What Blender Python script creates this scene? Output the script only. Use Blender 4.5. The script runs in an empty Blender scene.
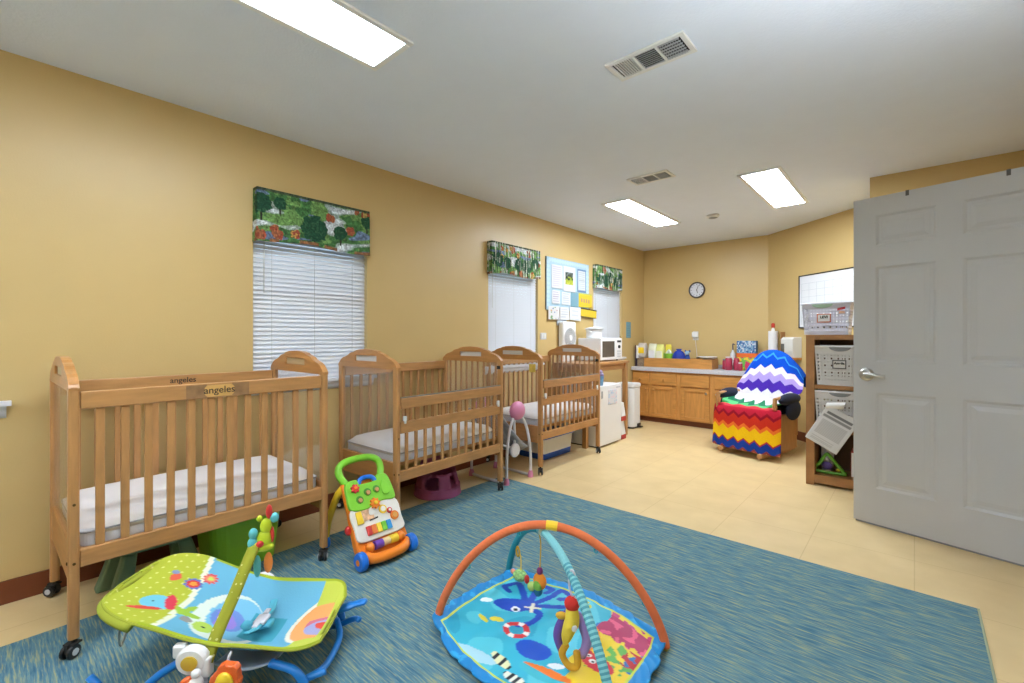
import bpy, bmesh, math, random
from mathutils import Vector, Matrix, noise
random.seed(7)
sc = bpy.context.scene
COL = sc.collection
PI = math.pi
H = 2.44
WX = -3.015      # window wall
YB = 6.38        # far wall

# ---------------------------------------------------------------- materials
def lin(c):
    return tuple((x/12.92 if x <= 0.04045 else ((x+0.055)/1.055)**2.4) for x in c)
def rgb(r, g, b): return lin((r/255, g/255, b/255))
_m = {}
def mat(name, col, rough=0.6, metal=0.0, var=0.0, vscale=8.0, bump=0.0, bscale=60.0, spec=0.5, alpha=1.0, trans=0.0, stretch=None, coord='Object'):
    if name in _m: return _m[name]
    m = bpy.data.materials.new(name); m.use_nodes = True
    nt = m.node_tree; b = nt.nodes['Principled BSDF']
    b.inputs['Base Color'].default_value = (*col, 1)
    b.inputs['Roughness'].default_value = rough
    b.inputs['Metallic'].default_value = metal
    b.inputs['Specular IOR Level'].default_value = spec
    b.inputs['Alpha'].default_value = alpha
    b.inputs['Transmission Weight'].default_value = trans
    tc = nt.nodes.new('ShaderNodeTexCoord'); mp = nt.nodes.new('ShaderNodeMapping')
    nt.links.new(tc.outputs[coord], mp.inputs[0])
    if stretch: mp.inputs['Scale'].default_value = stretch
    if var > 0:
        n = nt.nodes.new('ShaderNodeTexNoise'); n.inputs['Scale'].default_value = vscale; n.inputs['Detail'].default_value = 5
        nt.links.new(mp.outputs[0], n.inputs[0])
        r = nt.nodes.new('ShaderNodeValToRGB')
        r.color_ramp.elements[0].position = 0.3; r.color_ramp.elements[1].position = 0.7
        r.color_ramp.elements[0].color = (*[max(0, x*(1-var)) for x in col], 1)
        r.color_ramp.elements[1].color = (*[min(1, x*(1+var)) for x in col], 1)
        nt.links.new(n.outputs[0], r.inputs[0]); nt.links.new(r.outputs[0], b.inputs['Base Color'])
    if bump > 0:
        n2 = nt.nodes.new('ShaderNodeTexNoise'); n2.inputs['Scale'].default_value = bscale; n2.inputs['Detail'].default_value = 4
        nt.links.new(mp.outputs[0], n2.inputs[0])
        bp = nt.nodes.new('ShaderNodeBump'); bp.inputs['Strength'].default_value = bump; bp.inputs['Distance'].default_value = 0.01
        nt.links.new(n2.outputs[0], bp.inputs['Height']); nt.links.new(bp.outputs[0], b.inputs['Normal'])
    _m[name] = m
    return m

def painted_mat(name='painted_print', rough=0.85, bump=0.0, spec=0.3):
    if name in _m: return _m[name]
    m = bpy.data.materials.new(name); m.use_nodes = True
    nt = m.node_tree; b = nt.nodes['Principled BSDF']
    a = nt.nodes.new('ShaderNodeVertexColor'); a.layer_name = 'Col'
    nt.links.new(a.outputs[0], b.inputs['Base Color'])
    b.inputs['Roughness'].default_value = rough; b.inputs['Specular IOR Level'].default_value = spec
    if bump:
        tc = nt.nodes.new('ShaderNodeTexCoord')
        n2 = nt.nodes.new('ShaderNodeTexNoise'); n2.inputs['Scale'].default_value = 180
        nt.links.new(tc.outputs['Object'], n2.inputs[0])
        bp = nt.nodes.new('ShaderNodeBump'); bp.inputs['Strength'].default_value = bump; bp.inputs['Distance'].default_value = 0.004
        nt.links.new(n2.outputs[0], bp.inputs['Height']); nt.links.new(bp.outputs[0], b.inputs['Normal'])
    _m[name] = m
    return m

def emis(name, col, s):
    m = bpy.data.materials.new(name); m.use_nodes = True
    nt = m.node_tree; b = nt.nodes['Principled BSDF']
    b.inputs['Base Color'].default_value = (.9, .9, .9, 1)
    b.inputs['Emission Color'].default_value = (*col, 1); b.inputs['Emission Strength'].default_value = s
    return m

WALL = mat('wall_paint', rgb(200, 172, 116), 0.38, var=0.02, vscale=3, bump=0.05, bscale=140)
CEIL = mat('ceiling_paint', rgb(226, 233, 247), 0.9, bump=0.15, bscale=90, var=0.01)
OAKS = (1.5, 1.5, 1.5)
OAK = mat('honey_oak', rgb(178, 130, 80), 0.36, var=0.14, vscale=9, stretch=(6, 6, .8), bump=0.02)
OAKH = mat('honey_oak_rail', rgb(178, 130, 80), 0.36, var=0.14, vscale=9, stretch=(6, .8, 6), bump=0.02)
OAKX = mat('honey_oak_cross', rgb(176, 124, 70), 0.36, var=0.14, vscale=9, stretch=(.8, 6, 6), bump=0.02)
OAKD = mat('cabinet_oak', rgb(196, 138, 72), 0.4, var=0.16, vscale=7, stretch=(6, 6, .8), bump=0.02)
OAKDH = mat('cabinet_oak_rail', rgb(194, 136, 70), 0.4, var=0.16, vscale=7, stretch=(.8, 6, 6), bump=0.02)
BROWNW = mat('dark_pine', rgb(158, 112, 66), 0.5, var=0.2, vscale=7, stretch=(1, 4, 1.4), bump=0.03)
BASEB = mat('brown_baseboard', rgb(112, 56, 28), 0.45, var=0.1)
WHITEP = mat('white_plastic', rgb(226, 226, 226), 0.4, var=0.01)
WHITEG = mat('white_enamel', rgb(228, 228, 228), 0.3, var=0.01)
OFFW = mat('off_white_plastic', rgb(214, 212, 206), 0.45, var=0.01)
LGREY = mat('light_grey_plastic', rgb(190, 192, 196), 0.5)
GREY = mat('mid_grey', rgb(130, 132, 136), 0.5)
DARK = mat('dark_hollow', rgb(34, 32, 30), 0.7)
BLACK = mat('black_rubber', rgb(24, 24, 26), 0.4)
METAL = mat('brushed_steel', rgb(186, 184, 180), 0.3, metal=1.0)
DMETAL = mat('aged_brass', rgb(96, 74, 40), 0.35, metal=0.9)
MATT = mat('mattress_vinyl', rgb(236, 231, 231), 0.5, var=0.02, bump=0.12, bscale=14)
MATTS = mat('mattress_side', rgb(216, 218, 228), 0.55, bump=0.15, bscale=20)
DOORW = mat('door_paint', rgb(186, 186, 186), 0.45, var=0.01)
TRIMW = mat('trim_paint', rgb(222, 224, 230), 0.4)
PRINT = painted_mat()
KNIT = painted_mat('crochet_yarn', 0.95, 0.8, 0.1)
PAPER = mat('white_paper', rgb(228, 228, 230), 0.8)

def glassy(name, col, gl=0.12, op=0.1):
    m = bpy.data.materials.new(name); m.use_nodes = True
    nt = m.node_tree; nt.nodes.clear()
    o = nt.nodes.new('ShaderNodeOutputMaterial'); t = nt.nodes.new('ShaderNodeBsdfTransparent'); g = nt.nodes.new('ShaderNodeBsdfGlossy'); d = nt.nodes.new('ShaderNodeBsdfDiffuse')
    t.inputs[0].default_value = (.97, .97, .97, 1); g.inputs['Roughness'].default_value = 0.12; g.inputs[0].default_value = (1, 1, 1, 1)
    d.inputs[0].default_value = (*col, 1)
    lw = nt.nodes.new('ShaderNodeLayerWeight'); lw.inputs[0].default_value = .5
    pw = nt.nodes.new('ShaderNodeMath'); pw.operation = 'POWER'; pw.inputs[1].default_value = 4; nt.links.new(lw.outputs['Facing'], pw.inputs[0])
    f = nt.nodes.new('ShaderNodeMath'); f.operation = 'MULTIPLY_ADD'; f.inputs[1].default_value = .45; f.inputs[2].default_value = .03; nt.links.new(pw.outputs[0], f.inputs[0])
    m1 = nt.nodes.new('ShaderNodeMixShader'); m2 = nt.nodes.new('ShaderNodeMixShader')
    m1.inputs[0].default_value = op
    nt.links.new(t.outputs[0], m1.inputs[1]); nt.links.new(d.outputs[0], m1.inputs[2])
    nt.links.new(f.outputs[0], m2.inputs[0]); nt.links.new(m1.outputs[0], m2.inputs[1]); nt.links.new(g.outputs[0], m2.inputs[2])
    nt.links.new(m2.outputs[0], o.inputs[0])
    return m
CLEAR = glassy('clear_acrylic', rgb(200, 195, 190), op=0.07)
GLASS = glassy('window_glass', rgb(220, 230, 235), op=0.03)
MILKY = glassy('milky_plastic', rgb(222, 220, 212), op=0.72)

# ---------------------------------------------------------------- geometry helpers
def BM(): return bmesh.new()
def fin(name, bm, m, parent=None, smooth=False, loc=None, bevel=0.0, subsurf=0, seg=2):
    bmesh.ops.recalc_face_normals(bm, faces=bm.faces[:])
    me = bpy.data.meshes.new(name); bm.to_mesh(me); bm.free()
    ms = m if isinstance(m, (list, tuple)) else [m]
    for x in ms: me.materials.append(x)
    o = bpy.data.objects.new(name, me); COL.objects.link(o)
    if parent: o.parent = parent
    if loc: o.location = loc
    if smooth:
        for p in me.polygons: p.use_smooth = True
    if bevel:
        md = o.modifiers.new('bevel', 'BEVEL'); md.width = bevel; md.segments = seg; md.limit_method = 'ANGLE'; md.angle_limit = 0.7
    if subsurf:
        md = o.modifiers.new('sub', 'SUBSURF'); md.levels = subsurf; md.render_levels = subsurf
    return o
def box(bm, x0, x1, y0, y1, z0, z1, M=None, mi=0):
    P = [Vector(p) for p in ((x0,y0,z0),(x1,y0,z0),(x1,y1,z0),(x0,y1,z0),(x0,y0,z1),(x1,y0,z1),(x1,y1,z1),(x0,y1,z1))]
    if M: P = [M @ p for p in P]
    v = [bm.verts.new(p) for p in P]
    for q in ((0,3,2,1),(4,5,6,7),(0,1,5,4),(1,2,6,5),(2,3,7,6),(3,0,4,7)):
        f = bm.faces.new([v[i] for i in q]); f.material_index = mi
    return bm
def B(*a, **k): return box(BM(), *a, **k)
def prism(bm, pts, O, U, V, N, t, mi=0):
    O, U, V, N = Vector(O), Vector(U), Vector(V), Vector(N)
    a = [bm.verts.new(O+U*p[0]+V*p[1]) for p in pts]; b = [bm.verts.new(O+U*p[0]+V*p[1]+N*t) for p in pts]
    n = len(pts)
    f = bm.faces.new(a); f.material_index = mi
    f = bm.faces.new(b[::-1]); f.material_index = mi
    for i in range(n):
        f = bm.faces.new([a[i], b[i], b[(i+1) % n], a[(i+1) % n]]); f.material_index = mi
    return bm
def catmull(P, n=6, closed=False):
    P = [Vector(p) for p in P]; out = []; N = len(P)
    for i in range(N if closed else N-1):
        p0 = P[(i-1) % N] if (closed or i > 0) else P[0]*2-P[1]
        p1 = P[i]; p2 = P[(i+1) % N]
        p3 = P[(i+2) % N] if (closed or i < N-2) else P[-1]*2-P[-2]
        for k in range(n):
            t = k/n
            out.append(0.5*((2*p1)+(p2-p0)*t+(2*p0-5*p1+4*p2-p3)*t*t+(-p0+3*p1-3*p2+p3)*t*t*t))
    if not closed: out.append(P[-1])
    return out
def tube(bm, pts, r, n=10, closed=False, mi=0, flat=1.0):
    P = [Vector(p) for p in pts]; N = len(P); rings = []
    up = None
    for i in range(N):
        if closed: t = (P[(i+1) % N]-P[i-1])
        else: t = P[min(i+1, N-1)]-P[max(i-1, 0)]
        t = t.normalized() if t.length > 1e-9 else Vector((0, 0, 1))
        if up is None:
            up = Vector((0, 0, 1)) if abs(t.z) < 0.9 else Vector((1, 0, 0))
        s = t.cross(up).normalized(); up = s.cross(t).normalized()
        rr = r[i] if isinstance(r, (list, tuple)) else r
        rings.append([bm.verts.new(P[i]+(s*math.cos(2*PI*k/n)+up*math.sin(2*PI*k/n)*flat)*rr) for k in range(n)])
    for i in range(N if closed else N-1):
        a, b = rings[i], rings[(i+1) % N]
        for k in range(n):
            f = bm.faces.new([a[k], a[(k+1) % n], b[(k+1) % n], b[k]]); f.material_index = mi
    if not closed:
        f = bm.faces.new(rings[0][::-1]); f.material_index = mi
        f = bm.faces.new(rings[-1]); f.material_index = mi
    return bm
def T(pts, r, n=10, closed=False, sm=6, **k): return tube(BM(), catmull(pts, sm, closed), r, n, closed, **k)
def lathe(bm, prof, c=(0, 0, 0), n=24, M=None, mi=0, sx=1, sy=1):
    c = Vector(c); rings = []
    for r, z in prof:
        ring = []
        for k in range(n):
            p = Vector((r*sx*math.cos(2*PI*k/n), r*sy*math.sin(2*PI*k/n), z))
            if M: p = M @ p
            ring.append(bm.verts.new(p+c))
        rings.append(ring)
    for a, b in zip(rings, rings[1:]):
        for k in range(n):
            f = bm.faces.new([a[k], a[(k+1) % n], b[(k+1) % n], b[k]]); f.material_index = mi
    f = bm.faces.new(rings[0][::-1]); f.material_index = mi
    f = bm.faces.new(rings[-1]); f.material_index = mi
    return bm
def L(prof, c=(0, 0, 0), n=24, **k): return lathe(BM(), prof, c, n, **k)
def ell(bm, c, r, M=None, nu=16, nv=10, mi=0):
    if not isinstance(r, (tuple, list)): r = (r, r, r)
    prof = [(max(math.sin(PI*i/nv), 0.001), -math.cos(PI*i/nv)) for i in range(nv+1)]
    S = Matrix.Diagonal((r[0], r[1], r[2], 1))
    return lathe(bm, prof, c, nu, M=(M @ S if M else S), mi=mi)
def rotm(axis, a): return Matrix.Rotation(a, 4, axis)
RX, RY, RZ = (lambda a: rotm('X', a)), (lambda a: rotm('Y', a)), (lambda a: rotm('Z', a))
def rrect(w, h, r, n=5):
    out = []
    for cx, cy, a0 in ((w/2-r, h/2-r, 0), (-w/2+r, h/2-r, 90), (-w/2+r, -h/2+r, 180), (w/2-r, -h/2+r, 270)):
        for k in range(n+1):
            a = math.radians(a0+90*k/n); out.append((cx+r*math.cos(a), cy+r*math.sin(a)))
    return out
def pgrid(name, nu, nv, pos, col, m=None, parent=None, thick=0.0, smooth=True, off=-1, back=None):
    """a coloured surface: position and true print colour given over u,v in 0..1"""
    vs = []; cs = []
    for j in range(nv+1):
        for i in range(nu+1):
            u, v = i/nu, j/nv
            vs.append(pos(u, v)); cs.append(col(u, v))
    fs = [(j*(nu+1)+i, j*(nu+1)+i+1, (j+1)*(nu+1)+i+1, (j+1)*(nu+1)+i) for j in range(nv) for i in range(nu)]
    me = bpy.data.meshes.new(name); me.from_pydata([tuple(v) for v in vs], [], fs)
    at = me.color_attributes.new('Col', 'FLOAT_COLOR', 'POINT')
    flat = []
    for c in cs: flat += [c[0], c[1], c[2], 1.0]
    at.data.foreach_set('color', flat)
    me.materials.append(m or PRINT)
    o = bpy.data.objects.new(name, me); COL.objects.link(o)
    if smooth:
        for p in me.polygons: p.use_smooth = True
    if thick:
        md = o.modifiers.new('thick', 'SOLIDIFY'); md.thickness = thick; md.offset = off
    if parent: o.parent = parent
    return o
def tag(o, label=None, cat=None, group=None, kind=None):
    if label: o['label'] = label
    if cat: o['category'] = cat
    if group: o['group'] = group
    if kind: o['kind'] = kind
    return o
def thing(name, label, cat, loc=(0, 0, 0), rz=0, group=None):
    o = bpy.data.objects.new(name, None); COL.objects.link(o); o.empty_display_size = .1
    o.location = loc; o.rotation_euler = (0, 0, rz)
    return tag(o, label, cat, group)
def text(name, s, size, loc, rot, m, parent=None, ext=0.0005, bold=0.0):
    cu = bpy.data.curves.new(name, 'FONT'); cu.body = s; cu.size = size; cu.extrude = ext; cu.offset = bold
    cu.align_x = 'CENTER'; cu.align_y = 'CENTER'
    t = bpy.data.objects.new(name+'_tmp', cu); COL.objects.link(t)
    dg = bpy.context.evaluated_depsgraph_get(); dg.update()
    me = bpy.data.meshes.new_from_object(t.evaluated_get(dg)); bpy.data.objects.remove(t)
    me.materials.clear(); me.materials.append(m)
    o = bpy.data.objects.new(name, me); COL.objects.link(o); o.location = loc; o.rotation_euler = rot
    if parent: o.parent = parent
    return o
def struct(name, bm, m, **k): return tag(fin(name, bm, m, **k), kind='structure')

# ================================================================ SETTING
# floor: pale vinyl tiles
def floor_mat():
    m = bpy.data.materials.new('vinyl_tile'); m.use_nodes = True
    nt = m.node_tree; b = nt.nodes['Principled BSDF']; b.inputs['Roughness'].default_value = 0.38
    tc = nt.nodes.new('ShaderNodeTexCoord'); br = nt.nodes.new('ShaderNodeTexBrick')
    br.offset = 0; br.squash = 1
    br.inputs['Scale'].default_value = 1.0; br.inputs['Brick Width'].default_value = 0.457; br.inputs['Row Height'].default_value = 0.457
    br.inputs['Mortar Size'].default_value = 0.0022; br.inputs['Bias'].default_value = 0
    br.inputs['Color1'].default_value = (*rgb(222, 196, 146), 1); br.inputs['Color2'].default_value = (*rgb(220, 193, 143), 1); br.inputs['Mortar'].default_value = (*rgb(204, 175, 124), 1)
    nt.links.new(tc.outputs['Object'], br.inputs[0])
    n = nt.nodes.new('ShaderNodeTexNoise'); n.inputs['Scale'].default_value = 5; n.inputs['Detail'].default_value = 8
    nt.links.new(tc.outputs['Object'], n.inputs[0])
    mx = nt.nodes.new('ShaderNodeMixRGB'); mx.blend_type = 'MULTIPLY'; mx.inputs[0].default_value = 1
    rp = nt.nodes.new('ShaderNodeValToRGB'); rp.color_ramp.elements[0].color = (.9, .88, .84, 1); rp.color_ramp.elements[1].color = (1, 1, 1, 1)
    rp.color_ramp.elements[0].position = .3; rp.color_ramp.elements[1].position = .7
    nt.links.new(n.outputs[0], rp.inputs[0]); nt.links.new(br.outputs[0], mx.inputs[1]); nt.links.new(rp.outputs[0], mx.inputs[2])
    nt.links.new(mx.outputs[0], b.inputs['Base Color'])
    return m
struct('floor', B(-3.3, 3.2, -3.2, 6.7, -0.1, 0.0), floor_mat())
struct('ceiling', B(-3.3, 3.2, -3.2, 6.7, H, H+0.1), CEIL)

WIN = [(1.045, 1.815, .875, 2.07), (3.085, 3.845, .875, 2.07), (4.965, 5.70, .875, 2.07), (-0.93, 0.0, .875, 2.07)]
def wall_left():
    bm = BM(); ys = sorted({-3.1, YB+.12} | {w[0] for w in WIN} | {w[1] for w in WIN}); zs = [0, .875, 2.07, H]
    for a, b in zip(ys, ys[1:]):
        for c, d in zip(zs, zs[1:]):
            if c == .875 and any(abs(w[0]-a) < 1e-6 for w in WIN): continue
            box(bm, WX-.13, WX, a, b, c, d)
    bmesh.ops.remove_doubles(bm, verts=bm.verts[:], dist=1e-5)
    return bm
struct('wall_left', wall_left(), WALL)
struct('wall_back', B(WX, -1.2, YB, YB+.12, 0, H), WALL)
# angled wall and the return that narrows the far end of the room
DU = Vector((-.459+1.366, 5.608-6.38, 0)).normalized(); DN = Vector((DU.y, -DU.x, 0)); DO = Vector((-1.366, 6.38, 0))
dl = ((-.266+1.366)/DU.x)
bm = BM(); prism(bm, [(0, 0), (dl, 0), (dl, H), (0, H)], DO, DU, (0, 0, 1), -DN, .12)
struct('wall_angled', bm, WALL)
ye = (DO+DU*dl).y
bm = BM(); box(bm, -.266, -.15, 4.61, ye+.1, 0, H); box(bm, -.15, .72, 4.61, 4.73, 0, H)
struct('wall_partition', bm, WALL)
bm = BM(); box(bm, .6, .72, 3.47, 4.61, 0, H); box(bm, .6, .72, -3.1, 2.54, 0, H); box(bm, .6, .72, 2.54, 3.47, 2.06, H)
struct('wall_right', bm, WALL)
struct('wall_rear', B(WX, .6, -3.1, -2.98, 0, H), WALL)
# hall beyond the doorway, behind the viewer's right
bm = BM(); box(bm, 1.9, 2.0, 1.5, 4.5, 0, H)
struct('wall_hall', bm, WALL)
def baseboard(name, bm): return struct(name, bm, BASEB)
baseboard('baseboard_left', B(WX, WX+.012, -2.98, YB, 0, .1))
baseboard('baseboard_back', B(WX+.012, -1.37, YB-.012, YB, 0, .1))
bm = BM(); prism(bm, [(0, 0), (dl, 0), (dl, .1), (0, .1)], DO, DU, (0, 0, 1), DN, .012); baseboard('baseboard_angled', bm)
bm = BM(); box(bm, -.278, -.266, 4.6, ye, 0, .1); box(bm, -.266, .6, 4.598, 4.61, 0, .1); baseboard('baseboard_partition', bm)
bm = BM(); box(bm, .588, .6, 3.53, 4.598, 0, .1); box(bm, .588, .6, -2.98, 2.48, 0, .1); baseboard('baseboard_right', bm)
baseboard('baseboard_rear', B(WX+.012, .588, -2.98, -2.968, 0, .1))
bm = BM(); box(bm, .58, .6, 2.48, 2.54, 0, 2.12); box(bm, .58, .6, 3.47, 3.53, 0, 2.12); box(bm, .58, .6, 2.54, 3.47, 2.06, 2.12)
struct('trim_1', bm, TRIMW)

# windows: glazed frame with a white sill; blinds and valances are things of their own
BL = mat('blind_slat', rgb(232, 232, 236), 0.5, spec=.3)
_nt = BL.node_tree; _tr = _nt.nodes.new('ShaderNodeBsdfTranslucent'); _tr.inputs[0].default_value = (.8, .8, .82, 1)
_mx = _nt.nodes.new('ShaderNodeMixShader'); _mx.inputs[0].default_value = .12
_out = _nt.nodes['Material Output']; _nt.links.new(_nt.nodes['Principled BSDF'].outputs[0], _mx.inputs[1]); _nt.links.new(_tr.outputs[0], _mx.inputs[2]); _nt.links.new(_mx.outputs[0], _out.inputs[0])
for i, (y0, y1, z0, z1) in enumerate(WIN):
    bm = BM(); x0, x1 = WX-.115, WX-.075
    box(bm, x0, x1, y0, y0+.04, z0, z1); box(bm, x0, x1, y1-.04, y1, z0, z1); box(bm, x0, x1, y0+.04, y1-.04, z1-.04, z1); box(bm, x0, x1, y0+.04, y1-.04, z0, z0+.04)
    zm = (z0+z1)/2; box(bm, x0, x1, y0+.04, y1-.04, zm-.02, zm+.02)
    w = struct('window_%d' % (i+1), bm, TRIMW)
    fin('pane', B(x0+.015, x0+.02, y0+.04, y1-.04, z0+.04, z1-.04), GLASS, w)
    bm = BM(); box(bm, WX-.075, WX+.045, y0-.055, y1+.055, z0, z0+.02)
    prism(bm, [(0, 0), (.034, 0), (.028, -.014), (.022, -.02), (.022, -.034), (.014, -.046), (.0, -.056)], (WX, y0-.04, z0), (1, 0, 0), (0, 0, 1), (0, 1, 0), y1-y0+.08)
    fin('sill', bm, TRIMW, w)

LAWN = mat('lawn', rgb(110, 128, 84), 0.9, var=.3, vscale=2)
struct('ground', B(-30, WX-.13, -20, 25, -.4, -.3), LAWN)

def blind(y0, y1, z0, z1, label, broken=False):
    t = thing('window_blind', label, 'blind', (WX-.028, (y0+y1)/2, z1), 0, None)
    w = y1-y0-.012; hgt = z1-z0-.02
    fin('headrail', B(-.018, .018, -w/2, w/2, -.03, 0), BL, t)
    bm = BM(); n = int((hgt-.05)/.028); pitch = (hgt-.05)/n
    for k in range(n):
        z = -.04-pitch*(k+.5)
        ang = math.radians(60)
        if broken and n-9 < k < n-5: ang = math.radians(46+5*(k % 3))
        M = Matrix.Translation((0, 0, z)) @ RY(ang)
        if broken and n-9 < k < n-5:
            box(bm, -.017, .017, -w/2, -w/2+.19, -.0006, .0006, M=M)
            M = Matrix.Translation((0, 0, z)) @ RY(math.radians(60))
            box(bm, -.017, .017, -w/2+.19, w/2, -.0006, .0006, M=M)
        else: box(bm, -.017, .017, -w/2, w/2, -.0006, .0006, M=M)
    fin('slats', bm, BL, t)
    fin('bottom_rail', B(-.012, .012, -w/2, w/2, -hgt, -hgt+.012), BL, t)
    for f in (-.36, 0, .36):
        fin('ladder_cord', T([(.0175, w*f, -.03), (.0175, w*f, -hgt)], .001, 5, sm=1), OFFW, t)
    fin('wand', T([(.02, -w/2+.06, -.03), (.02, -w/2+.06, -.62)], .003, 6, sm=1), OFFW, t)
    return t
blind(*WIN[0], 'white mini blind in the near window, above the gap between the two nearest cribs', True)
blind(*WIN[1], 'white mini blind in the middle window, behind the farthest crib')
blind(*WIN[2], 'white mini blind in the far window, behind the microwave')

# valances with a park landscape print
def h2(a, b, s=0): return noise.noise(Vector((a, b, s)))
def valance(y0, y1, zt, zb, label, seed, wavy):
    t = thing('window_valance', label, 'valance', (WX, y0, 0), 0, 'leafy print valances')
    W_ = y1-y0; d = .06
    rnd = random.Random(seed)
    blobs = []
    for k in range(13): blobs.append((rnd.random()*W_*1.1, rnd.random(), .018+.02*rnd.random(), rnd.choice([(206, 150, 60), (180, 96, 54), (214, 176, 80)])))
    trees = [(.02, .30, .07), (.13, .25, .045), (W_*.46, .62, .10), (W_*.70, .62, .055), (W_*.97, .28, .05)] if seed == 1 else [(W_*(k+.3+.3*rnd.random())/5, .45+.2*rnd.random(), .05+.04*rnd.random()) for k in range(5)]
    zh = zt-zb
    def col(u, v, side=0):
        s = u*(W_+2*d)-d; z = v*zh      # v from the top
        a = h2(s*9, z*9, seed)+.5*h2(s*25, z*25, seed+3); bb = h2(s*5, z*16, seed+9)
        c = (104, 152, 72) if a > -.05 else (64, 122, 58)
        if bb > .26: c = (196, 206, 214)
        elif bb > .17: c = (148, 170, 160)
        if bb < -.38: c = (96, 120, 160)
        e = h2(s*40, z*40, seed+5); e2 = h2(s*110, z*110, seed+7)
        for bx, by, r, cc in blobs:
            dx, dz = s-bx, z-by*zh
            if dx*dx+dz*dz < r*r*(1+e): c = cc if e < .1 else (150, 60, 36)
        for tx, tv, r in trees:
            dx, dz = s-tx, z-tv*zh
            if dz > 0 and abs(dx) < .006+.0*r and dz < r*1.5: c = (50, 44, 34)
            rr = r*(1-.25*dz/r) if abs(dz) < r else 0
            if dx*dx+dz*dz < r*r*(.75+.5*e): c = (24, 74, 48) if e > -.15 else (44, 104, 66)
        if z > zh*.93 and h2(s*8, 3, seed) > 0: c = (150, 96, 56)
        if v < .05: c = (66, 80, 52)
        g = sum(c)/3; k = (.98+.34*e+.40*e2); st_ = (0 if not wavy else .5*h2(s*70, z*6, seed+2))
        if wavy and h2(s*60, z*9, seed+4) > .28: c = (206, 214, 196)
        return rgb(*[max(8, min(250, (g+(q-g)*.8)*(k+st_)*.95)) for q in c])
    def pos(u, v):
        s = u*(W_+2*d)
        g = .006*math.sin(s*55+seed)*v if wavy else .002*math.sin(s*20)*v
        fl = .015*v
        if s < d: x, y = s, 0
        elif s > W_+d: x, y = (W_+2*d-s), W_
        else: x, y = d, s-d
        if x >= d-1e-6: x = d+g+fl*.4
        return (x+.002, y-fl*.2 if s < d else (y+fl*.3 if s > W_+d else y), zt-v*zh-(.01*math.sin(u*9+seed) if v > .9 else 0))
    pgrid('cloth', 230 if seed == 1 else 150, 84, pos, col, parent=t, thick=.003)
    fin('rod', B(.0, .05, .008, W_-.008, zt-.03, zt-.012), TRIMW, t)
    return t
valance(1.047, 1.797, 2.078, 1.762, 'green tree-print valance on the near window, largest of the three', 1, False)
valance(3.075, 3.80, 2.072, 1.772, 'green tree-print valance on the middle window, left of the bulletin board', 2, True)
valance(4.95, 5.60, 2.074, 1.778, 'green tree-print valance on the far window, right of the bulletin board', 3, True)

# rug
def rug_mat():
    m = bpy.data.materials.new('rug_pile'); m.use_nodes = True
    nt = m.node_tree; b = nt.nodes['Principled BSDF']; b.inputs['Roughness'].default_value = 0.95; b.inputs['Specular IOR Level'].default_value = .1
    tc = nt.nodes.new('ShaderNodeTexCoord')
    def ns(scale, sx, sy, off):
        mp = nt.nodes.new('ShaderNodeMapping'); mp.inputs['Scale'].default_value = (sx, sy, 1); mp.inputs['Location'].default_value = (off, off*2, 0)
        nt.links.new(tc.outputs['Object'], mp.inputs[0])
        n = nt.nodes.new('ShaderNodeTexNoise'); n.inputs['Scale'].default_value = scale; n.inputs['Detail'].default_value = 3; n.inputs['Roughness'].default_value = .6
        nt.links.new(mp.outputs[0], n.inputs[0]); return n
    n1 = ns(1, 5.5, 60, 0); n2 = ns(1, 11, 150, 5)
    r1 = nt.nodes.new('ShaderNodeValToRGB'); e = r1.color_ramp.elements
    e[0].position = .28; e[0].color = (*rgb(54, 92, 118), 1); e[1].position = .76; e[1].color = (*rgb(166, 162, 120), 1)
    for p, c in ((.42, (76, 114, 134)), (.5, (92, 130, 142)), (.56, (110, 138, 136)), (.64, (136, 148, 126))):
        q = e.new(p); q.color = (*rgb(*c), 1)
    r2 = nt.nodes.new('ShaderNodeValToRGB'); e = r2.color_ramp.elements
    e[0].position = .35; e[0].color = (*rgb(58, 98, 126), 1); e[1].position = .63; e[1].color = (*rgb(170, 166, 118), 1)
    q = e.new(.53); q.color = (*rgb(98, 134, 144), 1)
    nt.links.new(n1.outputs[0], r1.inputs[0]); nt.links.new(n2.outputs[0], r2.inputs[0])
    mx = nt.nodes.new('ShaderNodeMixRGB'); mx.inputs[0].default_value = .58
    nt.links.new(r1.outputs[0], mx.inputs[1]); nt.links.new(r2.outputs[0], mx.inputs[2]); nt.links.new(mx.outputs[0], b.inputs['Base Color'])
    bp = nt.nodes.new('ShaderNodeBump'); bp.inputs['Strength'].default_value = .4; bp.inputs['Distance'].default_value = .004
    nt.links.new(n2.outputs[0], bp.inputs['Height']); nt.links.new(bp.outputs[0], b.inputs['Normal'])
    return m
rug = fin('rug', B(-2.595, .203, -1.6, 2.81, .0003, .005), rug_mat(), bevel=.002)
tag(rug, 'large blue-green striated rug on the tile floor', 'rug')
RZT = .0052
edge = BM(); box(edge, .203, .211, -1.6, 2.81, .0003, .0048); fin('binding', edge, mat('rug_binding', rgb(150, 158, 130), .9), rug)

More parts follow.
